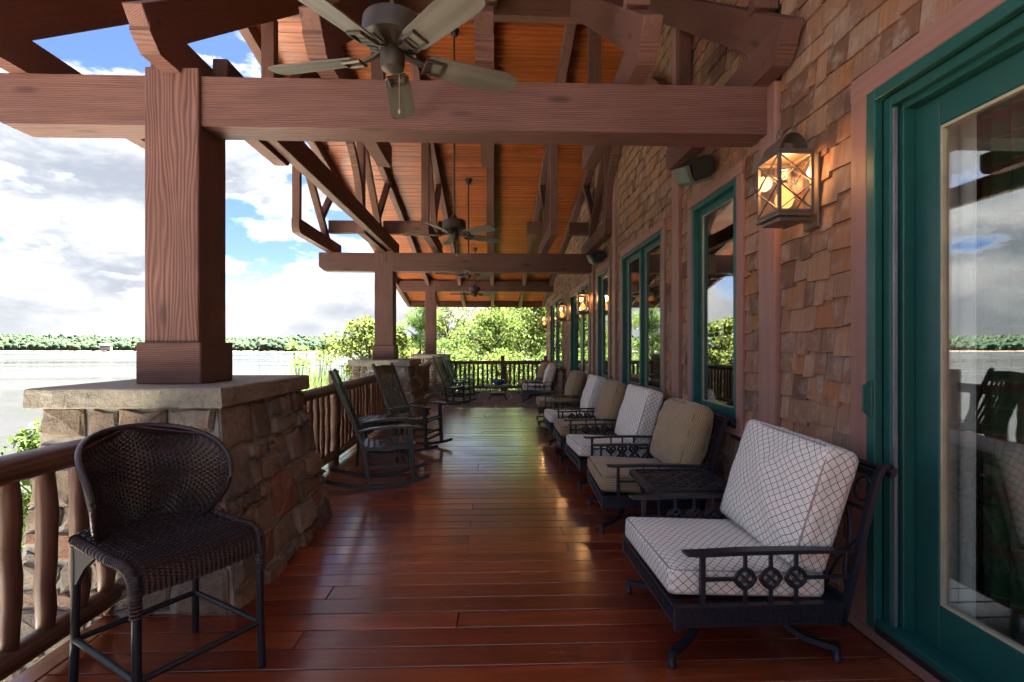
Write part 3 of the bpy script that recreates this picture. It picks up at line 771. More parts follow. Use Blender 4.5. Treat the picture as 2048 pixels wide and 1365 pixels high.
# far door pair
y0, y1, z0, z1, c = OPEN[4]
d2 = ring(MB(), WX - .05, WX + .14, y0, y1, z0 + .005, z1, .06).build('door', M_GREEN, house, M=I4)
beam('casing', (WX - .02, y0 - .05, .17), (WX - .02, y0 - .05, z1), .096, .058, M_TRIM, d2, up=(1, 0, 0)); beam('casing', (WX - .02, y1 + .05, .17), (WX - .02, y1 + .05, z1), .096, .058, M_TRIM, d2, up=(1, 0, 0))
beam('casing', (WX - .021, y0 - .1, z1 + .055), (WX - .021, y1 + .1, z1 + .055), .06, .1, M_TRIM, d2)
for k in range(2):
    a = y0 + .062 + k * 1.19; b = a + 1.186
    ring(MB(), WX + .03, WX + .075, a, b, .07, z1 - .062, .15, wb=.3).build('door_leaf', M_GREEN, d2, M=I4)
    MB().box((WX + .05, a + .145, .36), (WX + .056, b - .145, z1 - .205)).build('pane', M_GLASS, d2, M=I4)
mb = MB(); mb.box((WX - .0, 11.33, .98), (WX + .03, 11.37, 1.22), .006); mb.tube([(WX - .01, 11.35, 1.06), (WX - .05, 11.35, 1.06), (WX - .05, 11.47, 1.06)], .011, 8); mb.build('door_handle', M_CHAIN, d2, smooth=True, M=I4, angle=40)
# near sliding door
y0, y1, z0, z1, c = OPEN[0]
mb = ring(MB(), WX - .055, WX - .012, y0, y1, z0, z1, .058); ring(mb, WX - .012, WX + .03, y0 + .058, y1 - .058, z0, z1 - .058, .05); ring(mb, WX + .03, WX + .2, y0 + .1, y1 - .1, z0, z1 - .1, .035)
sd = mb.build('sliding_door', M_GREEN, house, M=I4)
beam('casing', (WX - .02, y1 + .064, .078), (WX - .02, y1 + .064, z1 + .004), .12, .058, M_TRIM, sd, up=(1, 0, 0)); beam('casing', (WX - .02, y0 - .064, .078), (WX - .02, y0 - .064, z1 + .004), .12, .058, M_TRIM, sd, up=(1, 0, 0))
beam('casing', (WX - .021, y0 - .125, z1 + .064), (WX - .021, y1 + .125, z1 + .064), .06, .12, M_TRIM, sd)
MB().box((WX - .004, y1 - .122, z0 + .02), (WX + .012, y1 - .109, z1 - .12)).build('screen_strip', M_ALU, sd, M=I4)
ring(MB(), WX + .085, WX + .13, y0 + .14, y1 - .138, z0 + .03, z1 - .138, .135, wb=.2).build('door_leaf', M_GREEN, sd, M=I4)
ring(MB(), WX + .09, WX + .112, y0 + .276, y1 - .274, z0 + .232, z1 - .275, .014, b=0).build('glazing_bead', M_BEAD, sd, M=I4)
MB().box((WX + .104, y0 + .27, z0 + .225), (WX + .110, y1 - .268, z1 - .268)).build('pane', M_GLASS, sd, M=I4)
MB().box((WX - .06, y0 + .06, z0 - .008), (WX + .2, y1 - .06, z0 + .028), .006).build('threshold', M_SILL, sd, M=I4)
mb = MB(); hp = [(WX - .055, y1 - .034, 1.16), (WX - .085, y1 - .034, 1.175), (WX - .085, y1 - .034, 1.30), (WX - .055, y1 - .034, 1.315)]
mb.bar(hp, .022, .014, up=(0, 1, 0)); mb.box((WX - .062, y1 - .047, 1.145), (WX - .052, y1 - .021, 1.33), .003); mb.build('door_handle', M_GREEN, sd, M=I4)

# things seen through the sliding door
def curtain(name, lab, x, y0, y1, z0, z1, mat, amp, waves, slant=0):
    n = 60; V = []; F = []; UV = []
    for j in range(9):
        t = j / 8; z = z0 + (z1 - z0) * t
        for i in range(n + 1):
            s = i / n; V.append((x + amp * math.sin(s * waves * 6.283 + .6 * t) * (1 - .25 * t), y0 + (y1 - y0) * s * (1 - .22 * slant * (1 - t)), z)); UV.append((s * (y1 - y0) * 1.5, z))
    for j in range(8):
        for i in range(n): F.append((j * (n + 1) + i, j * (n + 1) + i + 1, (j + 1) * (n + 1) + i + 1, (j + 1) * (n + 1) + i))
    me = fast_mesh(name, V, F, mat, True); uv = me.uv_layers.new(name='UVMap')
    for lp in me.loops: uv.data[lp.index].uv = UV[lp.vertex_index]
    o = put(name, me); tag(o, lab, 'curtain'); md = o.modifiers.new('thickness', 'SOLIDIFY'); md.thickness = .006; return o
curtain('sheer_curtain', 'pale sheer curtain hanging behind the sliding door glass', 2.180, 2.245, 2.425, .06, 2.95, M_SHEER, .016, 2.4)
curtain('plaid_curtain', 'green plaid curtain beside the sheer one behind the sliding door', 2.25, 2.06, 2.28, .06, 2.95, M_PLAID, .022, 2.5, .12)
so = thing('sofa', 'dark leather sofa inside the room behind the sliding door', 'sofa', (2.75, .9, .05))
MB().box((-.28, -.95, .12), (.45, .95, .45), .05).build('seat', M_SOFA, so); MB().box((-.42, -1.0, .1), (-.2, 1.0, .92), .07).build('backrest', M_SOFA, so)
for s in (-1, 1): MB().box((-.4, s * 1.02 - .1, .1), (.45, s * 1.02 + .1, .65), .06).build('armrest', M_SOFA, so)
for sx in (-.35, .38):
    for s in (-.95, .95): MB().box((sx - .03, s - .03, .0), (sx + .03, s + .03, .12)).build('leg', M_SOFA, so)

# ------------------------------------------------------------------ log railings
def log_mesh(L, r, n=10, seg=7, taper=True, seed=0):
    g = random.Random(seed); mb = MB(); pts = []; sc = []
    for i in range(seg + 1):
        t = i / seg; pts.append((L * t, g.uniform(-.006, .006), g.uniform(-.006, .006))); sc.append(1 + g.uniform(-.07, .07))
    if taper: pts = [(0, 0, 0), (L * .03, 0, 0)] + pts[1:-1] + [(L * .955, 0, 0), (L, 0, 0)]; sc = [.55, .85] + sc[1:-1] + [.85, .5]
    prof = [(r * math.cos(2 * math.pi * k / n) * g.uniform(.93, 1.05), r * math.sin(2 * math.pi * k / n) * g.uniform(.93, 1.05)) for k in range(n)]
    mb.sweep(pts, prof, (0, 0, 1), sc); return mb.mesh('log', M_LOG, True, angle=50)
BAL = [log_mesh(.80, .042, seed=k) for k in range(5)]
def railing(p0, p1, label, posts, zt=.96, sp=.19, ends=.05):
    p0 = Vector((p0[0], p0[1], 0)); p1 = Vector((p1[0], p1[1], 0)); L = (p1 - p0).length; d = (p1 - p0).normalized()
    T = thing('log_railing', label, 'railing', (p0 + p1) / 2)
    put('top_rail', log_mesh(L, .062, 14, max(4, int(L / .5)), False, 3), T, frame(p0 + Vector((0, 0, zt)), p1 + Vector((0, 0, zt))))
    put('bottom_rail', log_mesh(L, .056, 14, max(4, int(L / .5)), False, 5), T, frame(p0 + Vector((0, 0, .125)), p1 + Vector((0, 0, .125))))
    s = sp * .6
    while s < L - .05:
        if all(abs(s - q) > .1 for q in posts):
            put('baluster', rng.choice(BAL), T, frame(p0 + d * s + Vector((0, 0, .145)), p0 + d * s + Vector((0, 0, zt - .02)), (1, 0, 0)))
        s += sp * rng.uniform(.93, 1.07)
    for q in posts:
        put('rail_post', log_mesh(1.34, .066, 14, 8, False, 11), T, frame(p0 + d * q + Vector((0, 0, -.14)), p0 + d * q + Vector((0, 0, 1.2)), (1, 0, 0)))
    return T
railing((-2.12, -1.2), (-2.12, 3.05), 'log railing in the left foreground behind the bar stool', [])
railing((-2.05, 4.55), (-2.05, 9.55), 'log railing behind the two near rocking chairs', [2.08])
railing((-2.05, 10.95), (-2.05, 16.25), 'short log railing seen between the middle and far piers', [])
railing((-1.55, 17.45), (1.88, 17.45), 'log railing across the far end of the porch', [1.84, 3.31], sp=.152)

# ------------------------------------------------------------------ flagstones at the far end
fl = MB().box((-1.255, 12.63, -.034), (1.93, 17.6, -.006)).build('flagstone_floor', M_MORTAR); tag(fl, kind='structure')
gx, gy = 7, 10; X0, X1, Y0, Y1 = -1.255, 1.93, 12.63, 17.6; G = {}
for j in range(gy + 1):
    for i in range(gx + 1):
        jx = 0 if i in (0, gx) else rng.uniform(-.17, .17); jy = 0 if j in (0, gy) else rng.uniform(-.17, .17)
        G[i, j] = (X0 + (X1 - X0) * i / gx + jx, Y0 + (Y1 - Y0) * j / gy + jy)
for j in range(gy):
    for i in range(gx):
        P = [G[i, j], G[i + 1, j], G[i + 1, j + 1], G[i, j + 1]]; Q = []
        for k in range(4):
            a = Vector(P[k]); b = Vector(P[k - 1]); c = Vector(P[(k + 1) % 4]); t = rng.uniform(.08, .28); Q += [tuple(a.lerp(b, t)), tuple(a.lerp(c, t))]
        Q, _ = shrink(Q, .955); Q2, _ = shrink(Q, .97); n = 8; mb = MB()
        mb.add([(x, y, -.03) for x, y in Q] + [(x, y, .0) for x, y in Q] + [(x, y, .006) for x, y in Q2], [(k, (k + 1) % n, n + (k + 1) % n, n + k) for k in range(n)] + [(n + k, n + (k + 1) % n, 2 * n + (k + 1) % n, 2 * n + k) for k in range(n)] + [tuple(range(2 * n, 3 * n))])
        mb.build('flagstone', M_FLAG, fl)
# ------------------------------------------------------------------ ceiling fans
def make_fan(rod):
    T = thing('ceiling_fan', '', 'ceiling fan', (0, 0, 0), 0, 'ceiling fans over the porch')
    prof = [(.03, .045), (.060, .05), (.118, .062), (.150, .085), (.155, .10), (.150, .165), (.146, .185), (.10, .205), (.045, .22), (.030, .255)]
    mo = MB().lathe(prof, 28).build('motor', M_BRONZE, T, True, angle=35)
    mb = MB()
    for k in range(20):
        a = 2 * math.pi * k / 20; c = Vector((math.cos(a), math.sin(a), 0)); mb.bar([c * .075 + Vector((0, 0, .050)), c * .128 + Vector((0, 0, .064))], .012, .008)
    mb.build('vent_rib', M_BRONZE, mo)
    MB().lathe([(.0, -.075), (.022, -.073), (.056, -.055), (.062, -.03), (.062, .03), (.052, .05)], 22).build('switch_housing', M_BRONZE, T, True, angle=40)
    MB().tube([(0, 0, .24), (0, 0, rod)], .013, 10).build('down_rod', M_BRONZE, T, True, angle=40)
    MB().lathe([(.018, rod - .10), (.045, rod - .085), (.065, rod - .02), (.065, rod)], 18).build('canopy', M_BRONZE, T, True, angle=40)
    pol = []
    for u, v in ((.185, .052), (.20, .066), (.60, .080), (.655, .070), (.68, .040)): pol.append((u, v))
    poly = pol + [(u, -v) for u, v in pol[::-1]]
    bl = MB().prism(poly, -.004, .004, lambda u, v, d: (u, v, d)).mesh('blade', M_BLADE)
    ir = MB(); ir.bar([(.05, 0, .035), (.10, 0, .012), (.15, .0, -.004), (.175, 0, -.006)], .03, .010)
    rr = [(.17, -.045), (.165, .045), (.255, .040), (.258, -.04)]
    ir.tube([(u, v, -.010) for u, v in rr], .010, 6, closed=True); ir.bar([(.19, -.03, -.008), (.19, .03, -.008)], .02, .006); irm = ir.mesh('blade_iron', M_BRONZE, True, angle=40)
    for k in range(5):
        L = Matrix.Rotation(R(24 + 72 * k), 4, 'Z'); b = put('blade', bl, T, local=L @ Matrix.Translation((0, 0, .004)) @ Matrix.Rotation(R(-15), 4, 'X')); put('blade_iron', irm, b)
    mb = MB(); mb.tube([(.03, .02, -.06), (.03, .02, -.25)], .0016, 5); mb.lathe([(.0, -.275), (.006, -.265), (.004, -.25)], 8, Matrix.Translation((.03, .02, 0))); mb.build('pull_chain', M_CHAIN, T)
    return T
FANS = [(-.515, 2.62, 2.965, 'ceiling fan nearest the camera at the top of the picture'), (-.52, 6.72, 2.96, 'second ceiling fan hanging in front of the second cross beam'),
        (-.52, 10.45, 2.955, 'third ceiling fan half hidden just below the second cross beam'), (-.52, 14.0, 2.93, 'farthest and smallest ceiling fan before the far eave')]
for i, (x, y, z, lab) in enumerate(FANS):
    f = make_fan(ceil_z(y) - z - .0); f.matrix_basis = Matrix.Translation((x, y, z)) @ Matrix.Rotation(R(-1 + [0, 9, 31, 14][i]), 4, 'Z'); f['label'] = lab

# ------------------------------------------------------------------ wall lanterns
def make_lantern():
    T = thing('wall_lantern', '', 'lantern', (0, 0, 0), 0, 'lit wall lanterns')
    hx, hy, H = .096, .116, .335; f = .009
    mb = MB()
    for sx in (-1, 1):
        for sy in (-1, 1): mb.box((sx * hx - f, sy * hy - f, 0), (sx * hx + f, sy * hy + f, H), .002)
    for z in (.0, H):
        for sy in (-1, 1): mb.box((-hx, sy * hy - f, z - f), (hx, sy * hy + f, z + f), .002)
        for sx in (-1, 1): mb.box((sx * hx - f, -hy, z - f), (sx * hx + f, hy, z + f), .002)
    mb.build('cage', M_LANT, T)
    mb = MB()
    for sx in (-1, 1):
        for z0, z1 in ((.008, .16), (.17, H - .008)):
            for a, b in ((-1, 1), (1, -1)): mb.bar([(sx * (hx + .006), a * hy, z0), (sx * (hx + .006), b * hy, z1)], .005, .009, up=(1, 0, 0)); mb.bar([(a * hx, sx * (hy + .006), z0), (b * hx, sx * (hy + .006), z1)], .005, .009, up=(0, 1, 0))
    mb.build('cross_bars', M_LANT, T)
    for s in (-1, 1):
        MB().box((s * hx - .001, -hy, 0), (s * hx + .001, hy, H)).build('glass_pane', M_LGLASS, T); MB().box((-hx, s * hy - .001, 0), (hx, s * hy + .001, H)).build('glass_pane', M_LGLASS, T)
    mb = MB(); mb.box((-.108, -.128, -.030), (.108, .128, -.010), .004); mb.box((-.085, -.10, -.055), (.085, .10, -.030), .004); mb.lathe([(.002, -.085), (.012, -.078), (.008, -.062), (.014, -.055)], 10); mb.build('base', M_LANT, T)
    mb = MB(); mb.box((-.104, -.124, H + .010), (.104, .124, H + .022), .003)
    arc = [(-.085 * math.cos(t), .105 * math.sin(t)) for t in np.linspace(0, math.pi, 15)]
    mb.sweep([(x, 0, H + .022 + z) for x, z in arc], [(-.098, -.003), (.098, -.003), (.098, .003), (-.098, .003)], up=(0, 1, 0)) if False else None
    n = len(arc); vs = []
    for k, r in ((0, 1.0), (1, .965)):
        for y in (-.098, .098): vs += [(x * r, y, H + .022 + z * r) for x, z in arc]
    fs = []
    for i in range(n - 1): fs += [(i, i + 1, n + i + 1, n + i), (2 * n + i, 3 * n + i, 3 * n + i + 1, 2 * n + i + 1), (i, 2 * n + i, 2 * n + i + 1, i + 1), (n + i, n + i + 1, 3 * n + i + 1, 3 * n + i)]
    mb.add(vs, fs); mb.tube([(-.03, .028 * math.cos(t), H + .148 + .028 * math.sin(t)) for t in np.linspace(0, 6.283, 17)[:-1]], .004, 6, up=(1, 0, 0), closed=True); mb.box((-.03, -.05, H + .022), (.03, .05, H + .09), .01)
    mb.build('roof', M_LANT, T, True, angle=35)
    mb = MB(); mb.box((.158, -.075, -.08), (.172, .075, H + .02), .004); mb.box((.10, -.012, -.045), (.165, .012, -.030)); mb.box((.10, -.012, H - .01), (.165, .012, H + .004)); mb.build('wall_bracket', M_LANT, T)
    MB().lathe([(.028, -.008), (.030, .012), (.020, .03), (.012, .034)], 16).build('lamp_holder', M_BRONZE, T, True, angle=40)
    MB().lathe([(.014, .034), (.040, .055), (.054, .090), (.048, .115), (.028, .155), (.014, .185), (.004, .195)], 18).build('flame', M_FLAME, T, True)
    MB().lathe([(.020, .19), (.021, .27)], 16).build('chimney', M_LGLASS, T, True, angle=40)
    return T
L0 = None
LANT = [(1.745, 3.02, 2.29, 'big lit wall lantern beside the sliding door'), (1.745, 10.02, 2.19, 'lit wall lantern between the third window and the far double door'),
        (1.745, 13.1, 2.22, 'lit wall lantern past the far double door'), (1.745, 17.75, 2.22, 'smallest lit lantern at the far corner of the house wall')]
LT = []
for i, (x, y, z, lab) in enumerate(LANT):
    if L0 is None: L0 = make_lantern(); L0.matrix_basis = Matrix.Translation((x, y, z)); MW[L0] = L0.matrix_basis.copy(); t = L0
    else: t = copy_tree(L0, Matrix.Translation((x, y, z)))
    t['label'] = lab; LT.append(t)
for t in LT:
    ld = bpy.data.lights.new('lantern_glow', 'POINT'); ld.energy = .42; ld.color = (1, .50, .18); ld.shadow_soft_size = .05
    lo = bpy.data.objects.new('lantern_glow', ld); COL.objects.link(lo); lo.parent = t; lo.location = (0, 0, .26)

# ------------------------------------------------------------------ speakers
def speaker(loc, lab):
    T = thing('wall_speaker', lab, 'speaker', loc, 0, 'outdoor speakers on the house wall')
    poly = [(-.11, -.05), (-.09, -.085), (.03, -.10), (.10, -.06), (.11, .05), (.03, .09), (-.09, .065)]
    Lm = Matrix.Rotation(R(-24), 4, 'Y') @ Matrix.Rotation(R(14), 4, 'X')
    MB().prism(poly, -.13, .13, lambda u, v, d: (u, d, v)).build('cabinet', M_SPK, T, local=Lm)
    p2 = [(-.145, -.06), (-.125, -.10), (-.085, -.10), (-.105, -.055), (-.105, .05), (-.085, .08), (-.125, .08), (-.145, .05)]
    mb = MB(); mb.prism([(-.150, -.07), (-.12, -.108), (.03, -.122), (.03, -.102), (-.105, -.088), (-.118, -.05), (-.118, .06), (-.150, .06)], -.125, .125, lambda u, v, d: (u, d, v)); mb.build('grille', M_SPKF, T, local=Lm)
    MB().box((.08, -.03, -.03), (.168, .03, .03), .01).build('bracket', M_SPK, T); return T
speaker((1.77, 4.42, 3.06), 'black wall speaker under the nearest cross beam above the first window'); speaker((1.77, 8.72, 3.06), 'black wall speaker above the window just before the second cross beam')

# ------------------------------------------------------------------ cushions
def cushion(hx, hy, hz, r, bulge, n=14, wr=0.0, seed=0):
    from mathutils import noise
    V = {}; verts = []; faces = []; uvs = []
    def vid(p):
        k = (round(p.x, 5), round(p.y, 5), round(p.z, 5))
        if k not in V: V[k] = len(verts); verts.append(p)
        return V[k]
    H = Vector((hx, hy, hz))
    for ax in range(3):
        o1, o2 = (ax + 1) % 3, (ax + 2) % 3
        for sg in (-1, 1):
            grid = {}
            for i in range(n + 1):
                for j in range(n + 1):
                    a = -math.cos(math.pi * i / n) * .5 + (2 * i / n - 1) * .5; b = -math.cos(math.pi * j / n) * .5 + (2 * j / n - 1) * .5
                    q = [0, 0, 0]; q[ax] = sg; q[o1] = a; q[o2] = b
                    p = Vector([q[k] * H[k] for k in range(3)]); c = Vector([max(-H[k] + min(r, H[k]), min(H[k] - min(r, H[k]), p[k])) for k in range(3)]); d = p - c
                    if d.length > 1e-6: p = c + d.normalized() * min(r, hz)
                    fx = 1 - (p.x / hx) ** 2; fy = 1 - (p.y / hy) ** 2
                    p.z += bulge * max(0, fx) * max(0, fy) * (p.z / hz)
                    if wr: p += Vector((0, 0, 1)) * noise.noise(p * 7 + Vector((seed, 0, 0))) * wr * (1 if p.z > 0 else .3) + p.normalized() * noise.noise(p * 13 + Vector((0, seed, 0))) * wr * .5
                    grid[i, j] = (vid(p), (a * H[o1], b * H[o2]))
            for i in range(n):
                for j in range(n):
                    Q = [grid[i, j], grid[i + 1, j], grid[i + 1, j + 1], grid[i, j + 1]]
                    if sg < 0: Q = Q[::-1]
                    faces.append([k for k, _ in Q]); uvs.append([u for _, u in Q])
    return verts, faces, uvs
def cushion_obj(name, par, mat, dims, T, wr=0, seed=0, n=14):
    v, f, uv = cushion(*dims, n=n, wr=wr, seed=seed)
    me = bpy.data.meshes.new(name); me.from_pydata([tuple(p) for p in v], [], f); ul = me.uv_layers.new(name='UVMap')
    flat = [c for q in uv for c in q]
    for i, c in enumerate(flat): ul.data[i].uv = c
    me.polygons.foreach_set('use_smooth', [True] * len(me.polygons)); me.materials.append(mat); me.update()
    o = put(name, me, par, local=T); hx, hy, hz, r, b = dims; e = r * .3; mb = MB()
    for s in (-1, 1):
        rr = r * .9; c = [(hx - e, hy - rr), (hx - rr, hy - e), (-hx + rr, hy - e), (-hx + e, hy - rr), (-hx + e, -hy + rr), (-hx + rr, -hy + e), (hx - rr, -hy + e), (hx - e, -hy + rr)]
        pts = []
        for k in range(8):
            a = Vector(c[k]); d = Vector(c[(k + 1) % 8]); pts += [tuple(a.lerp(d, t)) + (s * (hz - e * .85),) for t in (0, .25, .5, .75)]
        mb.tube(pts, .0045, 5, closed=True)
    mb.build('piping', M_PIPE if mat is M_LATT else M_PIPET, o, True)
    return o

# ------------------------------------------------------------------ swivel armchairs (front towards -x)
def quatrefoil(mb, c, s, y):
    cx, cz = c
    for k in range(4):
        a = math.pi / 2 * k; ox, oz = cx + s * .42 * math.cos(a), cz + s * .42 * math.sin(a)
        mb.tube([(ox + s * .36 * math.cos(t), y, oz + s * .36 * math.sin(t)) for t in np.linspace(0, 6.283, 11)[:-1]], .0062, 5, up=(0, 1, 0), closed=True)
    q = [(cx + s * 1.0, cz), (cx, cz + s * 1.0), (cx - s * 1.0, cz), (cx, cz - s * 1.0)]
    for k in range(4):
        a, b = Vector(q[k]), Vector(q[(k + 1) % 4]); m_ = (a + b) / 2; m_ = Vector((cx, cz)).lerp(m_, 1.22)
        mb.tube([(p[0], y, p[1]) for p in (a, a.lerp(m_, .7), m_, b.lerp(m_, .7), b)], .0085, 6, up=(0, 1, 0))
def make_armchair(mat):
    T = thing('swivel_armchair', '', 'armchair', (0, 0, 0), 0, 'swivel rocking armchairs along the wall')
    W2 = .432
    mb = MB(); a = (-.40, .37)
    for s in (-1, 1):
        mb.box((a[0], s * W2 - .012, .235), (a[1], s * W2 + .012, .315), .004); mb.bar([(a[0], s * W2, .318), (a[1], s * W2, .318)], .034, .012); mb.bar([(a[0], s * W2, .236), (a[1], s * W2, .236)], .03, .012)
    for x in a: mb.box((x - .012, -W2, .235), (x + .012, W2, .315), .004); mb.bar([(x, -W2, .318), (x, W2, .318)], .034, .012); mb.bar([(x, -W2, .236), (x, W2, .236)], .03, .012)
    for x in a:
        for s in (-1, 1): mb.bar([(x, s * W2, .212), (x, s * W2, .325)], .03, .03, up=(1, 0, 0))
    for k in range(4): mb.box((-.38, -.30 + k * .18, .29), (.35, -.22 + k * .18, .30))
    sf = mb.build('seat_frame', M_IRON, T)
    mb = MB()                                   # cast diamond relief on the apron
    for k in range(26):
        x = -.385 + k * .029
        for s in (-1, 1): mb.bar([(x, s * (W2 + .0135), .246), (x + .02, s * (W2 + .0135), .306)], .004, .006, up=(0, 1, 0)); mb.bar([(x + .02, s * (W2 + .0135), .246), (x, s * (W2 + .0135), .306)], .004, .006, up=(0, 1, 0))
    for k in range(29):
        y = -.42 + k * .029; mb.bar([(-.4135, y, .246), (-.4135, y + .02, .306)], .004, .006, up=(1, 0, 0)); mb.bar([(-.4135, y + .02, .246), (-.4135, y, .306)], .004, .006, up=(1, 0, 0))
    tag(mb.build('apron_relief', M_IRON, sf), kind='stuff')
    for s in (-1, 1):
        y = s * W2
        ar = MB().bar([(-.375, y, .568), (-.36, y, .562), (-.30, y, .560), (-.1, y, .566), (.15, y, .566), (.42, y, .560)], .056, .018, scale=[.55, .9, 1, 1.05, 1, .7]).build('armrest', M_IRON, T)
        mb = MB(); mb.bar([(-.285, y, .32), (-.285, y, .56)], .022, .022, up=(1, 0, 0))
        for x in (-.085, .035, .155): mb.bar([(x, y, .32), (x, y, .39)], .014, .014, up=(1, 0, 0)); mb.bar([(x, y, .49), (x, y, .56)], .014, .014, up=(1, 0, 0)); quatrefoil(mb, (x, .44), .050, y)
        mb.bar([(-.285, y, .44), (-.135, y, .44)], .012, .016); mb.bar([(.205, y, .44), (.41, y, .44)], .012, .016); mb.build('arm_panel', M_IRON, ar, True, angle=45)
    mb = MB(); back = []
    for s in (-1, 1):
        y = s * W2
        pts = [(.37, y, .22), (.44, y, .50), (.515, y, .80), (.548, y, .905), (.568, y, .935), (.598, y, .945), (.618, y, .930), (.612, y, .908), (.595, y, .905)]
        mb.bar(pts, .026, .030, up=(0, 1, 0))
    mb.tube([(.60, -W2 - .03, .925), (.60, W2 + .03, .925)], .017, 10); mb.bar([(.555, -W2, .905), (.555, W2, .905)], .02, .03); mb.bar([(.39, -W2, .33), (.39, W2, .33)], .02, .03); mb.bar([(.50, -W2, .74), (.50, W2, .74)], .012, .016)
    for k in range(6):
        y0 = -W2 + k * W2 / 3; y1 = y0 + W2 / 3
        for p, q in ((y0, y1), (y1, y0)): mb.tube([(.40 + .10 * t, p + (q - p) * t + .02 * math.sin(6.28 * t), .34 + .40 * t) for t in np.linspace(0, 1, 7)], .0075, 5, up=(1, 0, 0))
        mb.tube([(.53 + .04 * math.sin(t) * .3, (y0 + y1) / 2 + .05 * math.cos(t), .825 + .055 * math.sin(t)) for t in np.linspace(0, 6.283, 13)[:-1]], .007, 5, up=(1, 0, 0), closed=True)
    mb.build('back_frame', M_IRON, T, True, angle=40)
    MB().box((-.165, -.17, .172), (.165, .17, .222), .008).lathe([(.05, .15), (.05, .25)], 14).build('swivel_plate', M_IRON, T)
    for sx in (-1, 1):
        for sy in (-1, 1):
            mb = MB(); pts = [(sx * .15, sy * .15, .205), (sx * .175, sy * .17, .185), (sx * .205, sy * .20, .140), (sx * .24, sy * .235, .102), (sx * .29, sy * .28, .078), (sx * .345, sy * .32, .070), (sx * .40, sy * .36, .068)]
            mb.bar(pts, .032, .026); lg = mb.build('leg', M_IRON, T)
            MB().lathe([(.012, .0), (.020, .006), (.022, .02), (.015, .034), (.018, .06), (.017, .075)], 12, Matrix.Translation((sx * .40, sy * .36, 0))).build('foot', M_IRON, lg, True, angle=40)
    tan = mat is M_TAN
    cushion_obj('seat_cushion', T, mat, (.37, .40, .062, .045 if tan else .03, .022), Matrix.Translation((-.045, 0, .390)) @ Matrix.Rotation(R(2.5), 4, 'Y'), wr=.012 if tan else .008, seed=3)
    B = Matrix.Translation((.335, 0, .735)) @ Matrix.Rotation(R(-90 + 17), 4, 'Y')
    if tan: cushion_obj('back_cushion', T, mat, (.31, .395, .098, .095, .085), B, wr=.026, seed=9, n=18)
    else: cushion_obj('back_cushion', T, mat, (.31, .395, .085, .045, .05), B, wr=.020, seed=5, n=16)
    return T
CH = [(1.225, 2.735, 'w', 1, 'white lattice cushioned swivel armchair in the right foreground beside the sliding door'),
      (1.285, 4.42, 't', -3, 'tan dotted swivel armchair just beyond the small square metal table'),
      (1.285, 5.72, 'w', 2, 'white lattice swivel armchair between the two nearest tan armchairs'),
      (1.27, 6.95, 't', -1, 'tan swivel armchair in the middle of the row, below the paired window'),
      (1.25, 8.13, 'w', 1, 'white lattice swivel armchair just before the farther metal table'),
      (1.28, 10.15, 't', -2, 'tan swivel armchair beyond the farther metal table, before the flagstones'),
      (1.20, 14.05, 'w', -2, 'white lattice swivel armchair standing on the flagstones'),
      (1.20, 15.75, 't', 3, 'farthest tan swivel armchair beside the end railing')]
pw = make_armchair(M_LATT); pt = make_armchair(M_TAN); used = {'w': 0, 't': 0}
for x, y, k, rz, lab in CH:
    src = pw if k == 'w' else pt; Mx = Matrix.Translation((x, y, 0)) @ Matrix.Rotation(R(rz), 4, 'Z')
    if not used[k]: src.matrix_basis = Mx; MW[src] = Mx; t = src; used[k] = 1
    else: t = copy_tree(src, Mx)
    t['label'] = lab
    for ch in t.children:
        if ch.name.startswith(('seat_cushion', 'back_cushion')):
            q = 3.0 if ch.name.startswith('back') else .8
            ch.matrix_basis = ch.matrix_basis @ Matrix.Rotation(R(rng.uniform(-q, q)), 4, 'X') @ Matrix.Rotation(R(rng.uniform(-q, q) * .6), 4, 'Z') @ Matrix.Diagonal((rng.uniform(.95, 1.03), rng.uniform(.97, 1.01), rng.uniform(.94, 1.08), 1))

# ------------------------------------------------------------------ square metal tables
def make_side_table():
    T = thing('metal_side_table', '', 'table', (0, 0, 0), 0, 'small square metal tables between the armchairs'); h = .28; z = .555
    mb = MB(); c = []
    for k, (sx, sy) in enumerate(((1, 1), (-1, 1), (-1, -1), (1, -1))):
        for t in np.linspace(0, math.pi / 2, 5): a = k * math.pi / 2 + t; c.append((sx * (h - .05) + .05 * math.cos(a), sy * (h - .05) + .05 * math.sin(a), z))
    mb.sweep(c, [(-.022, -.018), (.022, -.018), (.022, .010), (-.022, .012)], closed=True); tp = mb.build('top_rim', M_IRON, T)
    mb = MB(); n = 8
    for k in range(n):
        for d in (0, 1):
            q = -h + .055 + k * (2 * h - .11) / (n - 1); pts = []
            for i in range(2 * n * 2):
                s = -h + .03 + i * (2 * h - .06) / (4 * n - 1); w = .006 * math.cos(math.pi * (s + h) / ((2 * h - .11) / (n - 1)) + math.pi * k + math.pi * d)
                pts.append((s, q, z - .003 + w) if d == 0 else (q, s, z - .003 + w))
            mb.bar(pts, .036, .006)
    mb.build('woven_top', M_IRON, tp)
    for sx in (-1, 1):
        for sy in (-1, 1): MB().bar([(sx * .23, sy * .23, z - .02), (sx * .205, sy * .205, .40), (sx * .20, sy * .20, .22), (sx * .225, sy * .225, .06), (sx * .25, sy * .25, .0)], .032, .022).build('leg', M_IRON, T)
    MB().bar([(-.2, -.2, .17), (.2, .2, .17)], .02, .014).bar([(-.2, .2, .186), (.2, -.2, .186)], .02, .014).build('stretcher', M_IRON, T)
    return T
t1 = make_side_table(); t1.matrix_basis = Matrix.Translation((1.32, 3.60, 0)); t1['label'] = 'square metal table with woven top behind the foreground armchair'
t2 = copy_tree(t1, Matrix.Translation((1.32, 9.13, 0))); t2['label'] = 'farther square metal table between white and tan armchairs'

